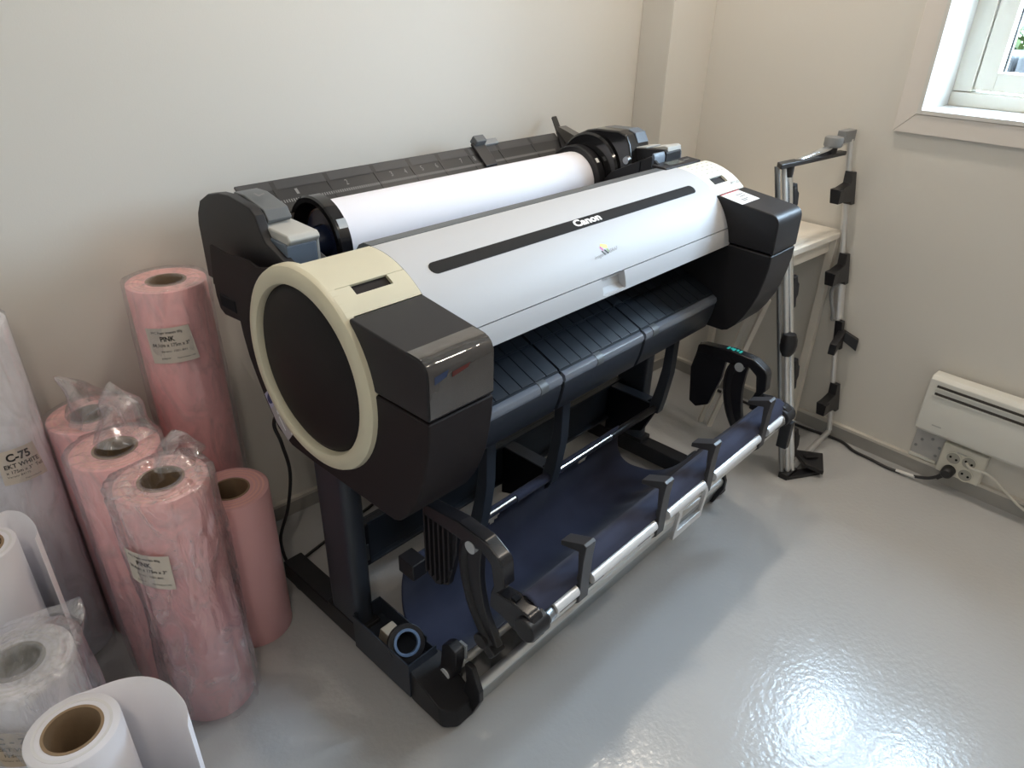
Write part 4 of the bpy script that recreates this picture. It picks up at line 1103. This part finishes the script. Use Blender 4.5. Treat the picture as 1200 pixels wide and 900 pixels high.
# socket outlet
ol = thing('wall_socket', (XW, 0.395, 0.05), 'cream surface-mounted socket with several outlets under the heater', 'socket')
MB().box(2.365, 2.3985, 0.335, 0.466, 0.052, 0.162).build('housing', 'socket', ol, bevel=0.006, seg=3)
for (y, z) in ((0.425, 0.118), (0.380, 0.122), (0.378, 0.076), (0.424, 0.072)):
    s = MB().lathe([(0.0235, 0.0), (0.0235, -0.003), (0.0205, -0.0035), (0.0195, -0.001), (0.0195, 0.012)], (2.3645, y, z), 'x', 32).build('outlet', 'socket', ol)
    MB().lathe([(0.0001, 0.0), (0.0200, 0.0)], (2.3636, y, z), 'x', 28).build('outlet_face', mat('socket_recess_shade', (0.40, 0.39, 0.35), 0.5), s)  # greyer disc paints the shading inside the recess
    q = MB()
    for dz in (-0.007, 0.007):
        q.cyl((2.3622, y + dz * 1.3, z + 0.3 * dz), (2.3638, y + dz * 1.3, z + 0.3 * dz), 0.0038, 10)
    q.build('pin_hole', 'dark', s)
MB().box(2.3635, 2.366, 0.375, 0.42, 0.141, 0.144).build('cover_lip', 'lgrey', ol)
# black plug with its cable
pg = thing('power_plug', (2.35, 0.424, 0.0), 'round black plug in the socket with black cable along the floor', 'plug')
MB().lathe([(0.0001, -0.030), (0.013, -0.030), (0.018, -0.024), (0.0195, -0.010), (0.019, 0.006)], (2.358, 0.424, 0.072), 'x', 28).build('plug_body', 'cord', pg)
MB().obox((2.340, 0.438, 0.052), (1, 0, 0), (0, 0.6, -0.8), (0, 0.8, 0.6), 0.007, 0.014, 0.007).build('strain_relief', 'cord', pg, bevel=0.003)
MB().tube(smooth_path([(2.340, 0.440, 0.050), (2.335, 0.470, 0.028), (2.334, 0.520, 0.012), (2.330, 0.591, 0.006), (2.338, 0.660, 0.006), (2.343, 0.717, 0.006), (2.368, 0.770, 0.006), (2.366, 0.835, 0.006), (2.352, 0.92, 0.006), (2.350, 1.03, 0.006), (2.352, 1.30, 0.006)], 6), 0.0052, 10).build('cable', 'cord', pg)
MB().cyl((2.3345, 0.505, 0.0135), (2.3318, 0.565, 0.0085), 0.0062, 12).build('cable_tag', 'white', pg)
wc = MB().tube(smooth_path([(2.360, 0.385, 0.122), (2.346, 0.370, 0.118), (2.352, 0.335, 0.118), (2.358, 0.300, 0.105), (2.362, 0.255, 0.075), (2.362, 0.20, 0.045), (2.365, 0.1, 0.02)], 6), 0.0042, 10)
tag(wc.build('heater_cord', 'cordw'), 'white heater cord running right from the socket', 'cord')

# white side table behind the printer
tb_ = thing('side_table', (2.20, 1.15, 0), 'narrow white table with thin legs behind the right end of the printer', 'table')
MB().box(1.96, 2.392, 0.958, 1.40, 0.722, 0.742).build('table_top', 'table', tb_, bevel=0.002)
MB().box(2.02, 2.362, 0.985, 1.003, 0.668, 0.722).build('apron', 'table', tb_, bevel=0.001)
MB().box(2.348, 2.366, 1.003, 1.36, 0.668, 0.722).build('apron', 'table', tb_, bevel=0.001)
MB().box(2.362, 2.388, 0.965, 0.991, 0.0, 0.722).build('leg', 'table', tb_, bevel=0.001)
MB().box(2.362, 2.384, 1.36, 1.382, 0.0, 0.722).build('leg', 'table', tb_, bevel=0.001)
for dy in (0.0, 0.040):
    MB().tube([(2.10, 1.03 + dy, 0.55), (2.10, 1.16 + dy, 0.0)], 0.011, 4).build('leg', 'table', tb_)
MB().box(2.0, 2.2, 1.30, 1.318, 0.68, 0.722).build('apron', 'table', tb_)

# leaning aluminium rack with black clips
rk = thing('leaning_rack', (2.20, 0.815, 0), 'tall aluminium rod frame with black clips leaning on the white table', 'rack')
def lerp3(a_, b_, t_): return tuple(lerp(a_[i], b_[i], t_) for i in range(3))
LB, LT = (2.040, 0.803, 0.012), (2.040, 1.032, 0.985)
RB, RT = (2.372, 0.828, 0.030), (2.372, 1.004, 1.030)
for dx, dy, m__, r_ in ((-0.028, 0.012, 'steel', 0.008), (-0.010, 0.0, 'alu', 0.008), (0.008, -0.006, 'chrome', 0.0105)):
    MB().cyl((LB[0] + dx, LB[1] + dy, LB[2]), (LT[0] + dx, LT[1] + dy, LT[2]), r_, 14).build('upright_rod', m__, rk)
MB().cyl(RB, RT, 0.0095, 14).build('upright_rod', 'alu', rk)
MB().cyl((2.05, 0.803, 0.016), (2.37, 0.828, 0.022), 0.010, 14).build('base_rod', 'alu', rk)
MB().obox((2.033, 0.803, 0.010), (1, 0, 0), (0, 1, 0), (0, 0, 1), 0.034, 0.016, 0.010).build('rod_shoe', 'black', rk, bevel=0.002)
fp = MB().loft([(2.125, 0.842, 0.030), (2.075, 0.770, 0.030), (2.105, 0.715, 0.012), (2.195, 0.765, 0.022)], [(2.125, 0.842, 0.046), (2.075, 0.770, 0.046), (2.105, 0.715, 0.028), (2.195, 0.765, 0.038)]).build('foot_plate', 'black', rk, bevel=0.003)
MB().loft([(2.118, 0.800, 0.0452), (2.108, 0.785, 0.0446), (2.150, 0.760, 0.0405), (2.165, 0.772, 0.041)], [(2.118, 0.800, 0.0475), (2.108, 0.785, 0.047), (2.150, 0.760, 0.043), (2.165, 0.772, 0.0435)]).build('plate_rib', 'char', rk)
MB().prism_z([(2.0, 0.79), (2.12, 0.73), (2.15, 0.75), (2.03, 0.81)], 0.0, 0.012).build('foot_bar', 'black', rk)
# top bar, knob and end block
MB().cyl((2.05, 1.030, 0.985), (2.372, 1.006, 1.030), 0.0105, 14).build('top_rod', 'chrome', rk)
MB().loft([(1.972, 1.010, 0.985), (2.000, 1.040, 0.985), (2.35, 1.020, 0.985), (2.35, 0.995, 0.985)], [(1.972, 1.010, 1.000), (2.000, 1.040, 1.000), (2.35, 1.020, 0.998), (2.35, 0.995, 0.998)]).build('top_bar', 'black', rk, bevel=0.003)
MB().cyl((2.045, 1.022, 0.955), (2.045, 1.022, 0.986), 0.014, 16).build('rod_plug', 'black', rk)
MB().cyl((2.275, 1.012, 0.998), (2.275, 1.012, 1.018), 0.016, 18).build('knob_stem', 'black', rk)
MB().lathe([(0.0001, 0.030), (0.026, 0.030), (0.028, 0.026), (0.028, 0.004), (0.024, 0), (0.0001, 0)], (2.275, 1.012, 1.016), 'z', 24).build('knob', 'grey', rk)
MB().obox((2.352, 1.010, 1.042), (1, 0, 0), (0, 1, 0), (0, 0, 1), 0.036, 0.014, 0.018).build('end_block', 'grey', rk, bevel=0.002)
def up(base, top, z):
    t_ = (z - base[2]) / (top[2] - base[2]); return Vector(lerp3(base, top, t_))
# clips on the right upright
for z, s in ((0.885, 1), (0.625, 1), (0.165, 1)):
    p = up(RB, RT, z)
    cpl = MB()
    cpl.add([], [])
    xz = [(0.012, 0.050), (-0.012, 0.052), (-0.024, 0.018), (-0.075, 0.010), (-0.108, 0.010), (-0.108, -0.034), (-0.060, -0.034), (-0.020, -0.038), (-0.012, -0.050), (0.012, -0.050)]
    cpl.loft([(p.x + a_, p.y - 0.024 + 0.18 * b_, p.z + b_) for a_, b_ in xz], [(p.x + a_, p.y + 0.004 + 0.18 * b_, p.z + b_) for a_, b_ in xz])
    co = cpl.build('rod_clip', 'black', rk, bevel=0.002)
    MB().obox((p.x - 0.094, p.y - 0.026, p.z - 0.012), (1, 0, 0), (0, 1, 0), (0, 0, 1), 0.015, 0.005, 0.020).build('clip_face', 'black', co)
p = up(RB, RT, 0.395)
m_ = MB()
m_.loft([(p.x - 0.010, p.y - 0.014, p.z + 0.05), (p.x + 0.012, p.y - 0.014, p.z + 0.05), (p.x + 0.012, p.y - 0.03, p.z - 0.05), (p.x - 0.010, p.y - 0.03, p.z - 0.05)], [(p.x - 0.010, p.y + 0.012, p.z + 0.05), (p.x + 0.012, p.y + 0.012, p.z + 0.05), (p.x + 0.012, p.y - 0.002, p.z - 0.05), (p.x - 0.010, p.y - 0.002, p.z - 0.05)])
co = m_.build('rod_clip', 'black', rk, bevel=0.002)
for vx, vy in ((-0.085, -0.012), (0.020, -0.052)):
    side = Vector((vx, vy, 0)).normalized().cross(Vector((0, 0, 1))) * 0.012
    P_ = [Vector((p.x, p.y - 0.02, p.z + 0.022)), Vector((p.x + vx, p.y - 0.02 + vy, p.z - 0.004)), Vector((p.x + vx, p.y - 0.02 + vy, p.z - 0.044)), Vector((p.x, p.y - 0.02, p.z - 0.010))]
    MB().loft([q_ - side for q_ in P_], [q_ + side for q_ in P_]).build('clip_prong', 'black', co, bevel=0.002)
# grey sleeve with loop handle
pa, pb = up(RB, RT, 0.455), up(RB, RT, 0.575)
MB().tube([pa + Vector((-0.004, -0.004, 0)), pb + Vector((-0.004, -0.004, 0))], 0.016, 14).build('sleeve', 'alu', rk)
MB().tube(smooth_path([pb + Vector((-0.006, 0, 0)), pb + Vector((-0.040, 0, -0.004)), pb + Vector((-0.050, 0, -0.03)), pa + Vector((-0.050, 0, 0.03)), pa + Vector((-0.040, 0, 0.002)), pa + Vector((0.006, 0, 0))], 6), 0.006, 10).build('loop_handle', 'grey', rk)
# clips on the left upright
for z in (0.885, 0.615, 0.350, 0.110):
    p = up(LB, LT, z)
    xz = [(0.016, 0.045), (0.036, 0.050), (0.040, 0.028), (0.048, 0.020), (0.042, -0.012), (0.030, -0.022), (0.028, -0.046), (0.016, -0.050)]
    MB().loft([(p.x + a_, p.y - 0.016 + 0.2 * b_, p.z + b_) for a_, b_ in xz], [(p.x + a_, p.y + 0.010 + 0.2 * b_, p.z + b_) for a_, b_ in xz]).build('rod_clip', 'char', rk, bevel=0.002)
p = up(LB, LT, 0.455)
MB().lathe([(0.0001, -0.040), (0.02, -0.036), (0.028, -0.018), (0.030, 0.0), (0.028, 0.018), (0.02, 0.036), (0.0001, 0.040)], (p.x - 0.008, p.y - 0.004, p.z), 'z', 20).build('rod_knob', 'black', rk)
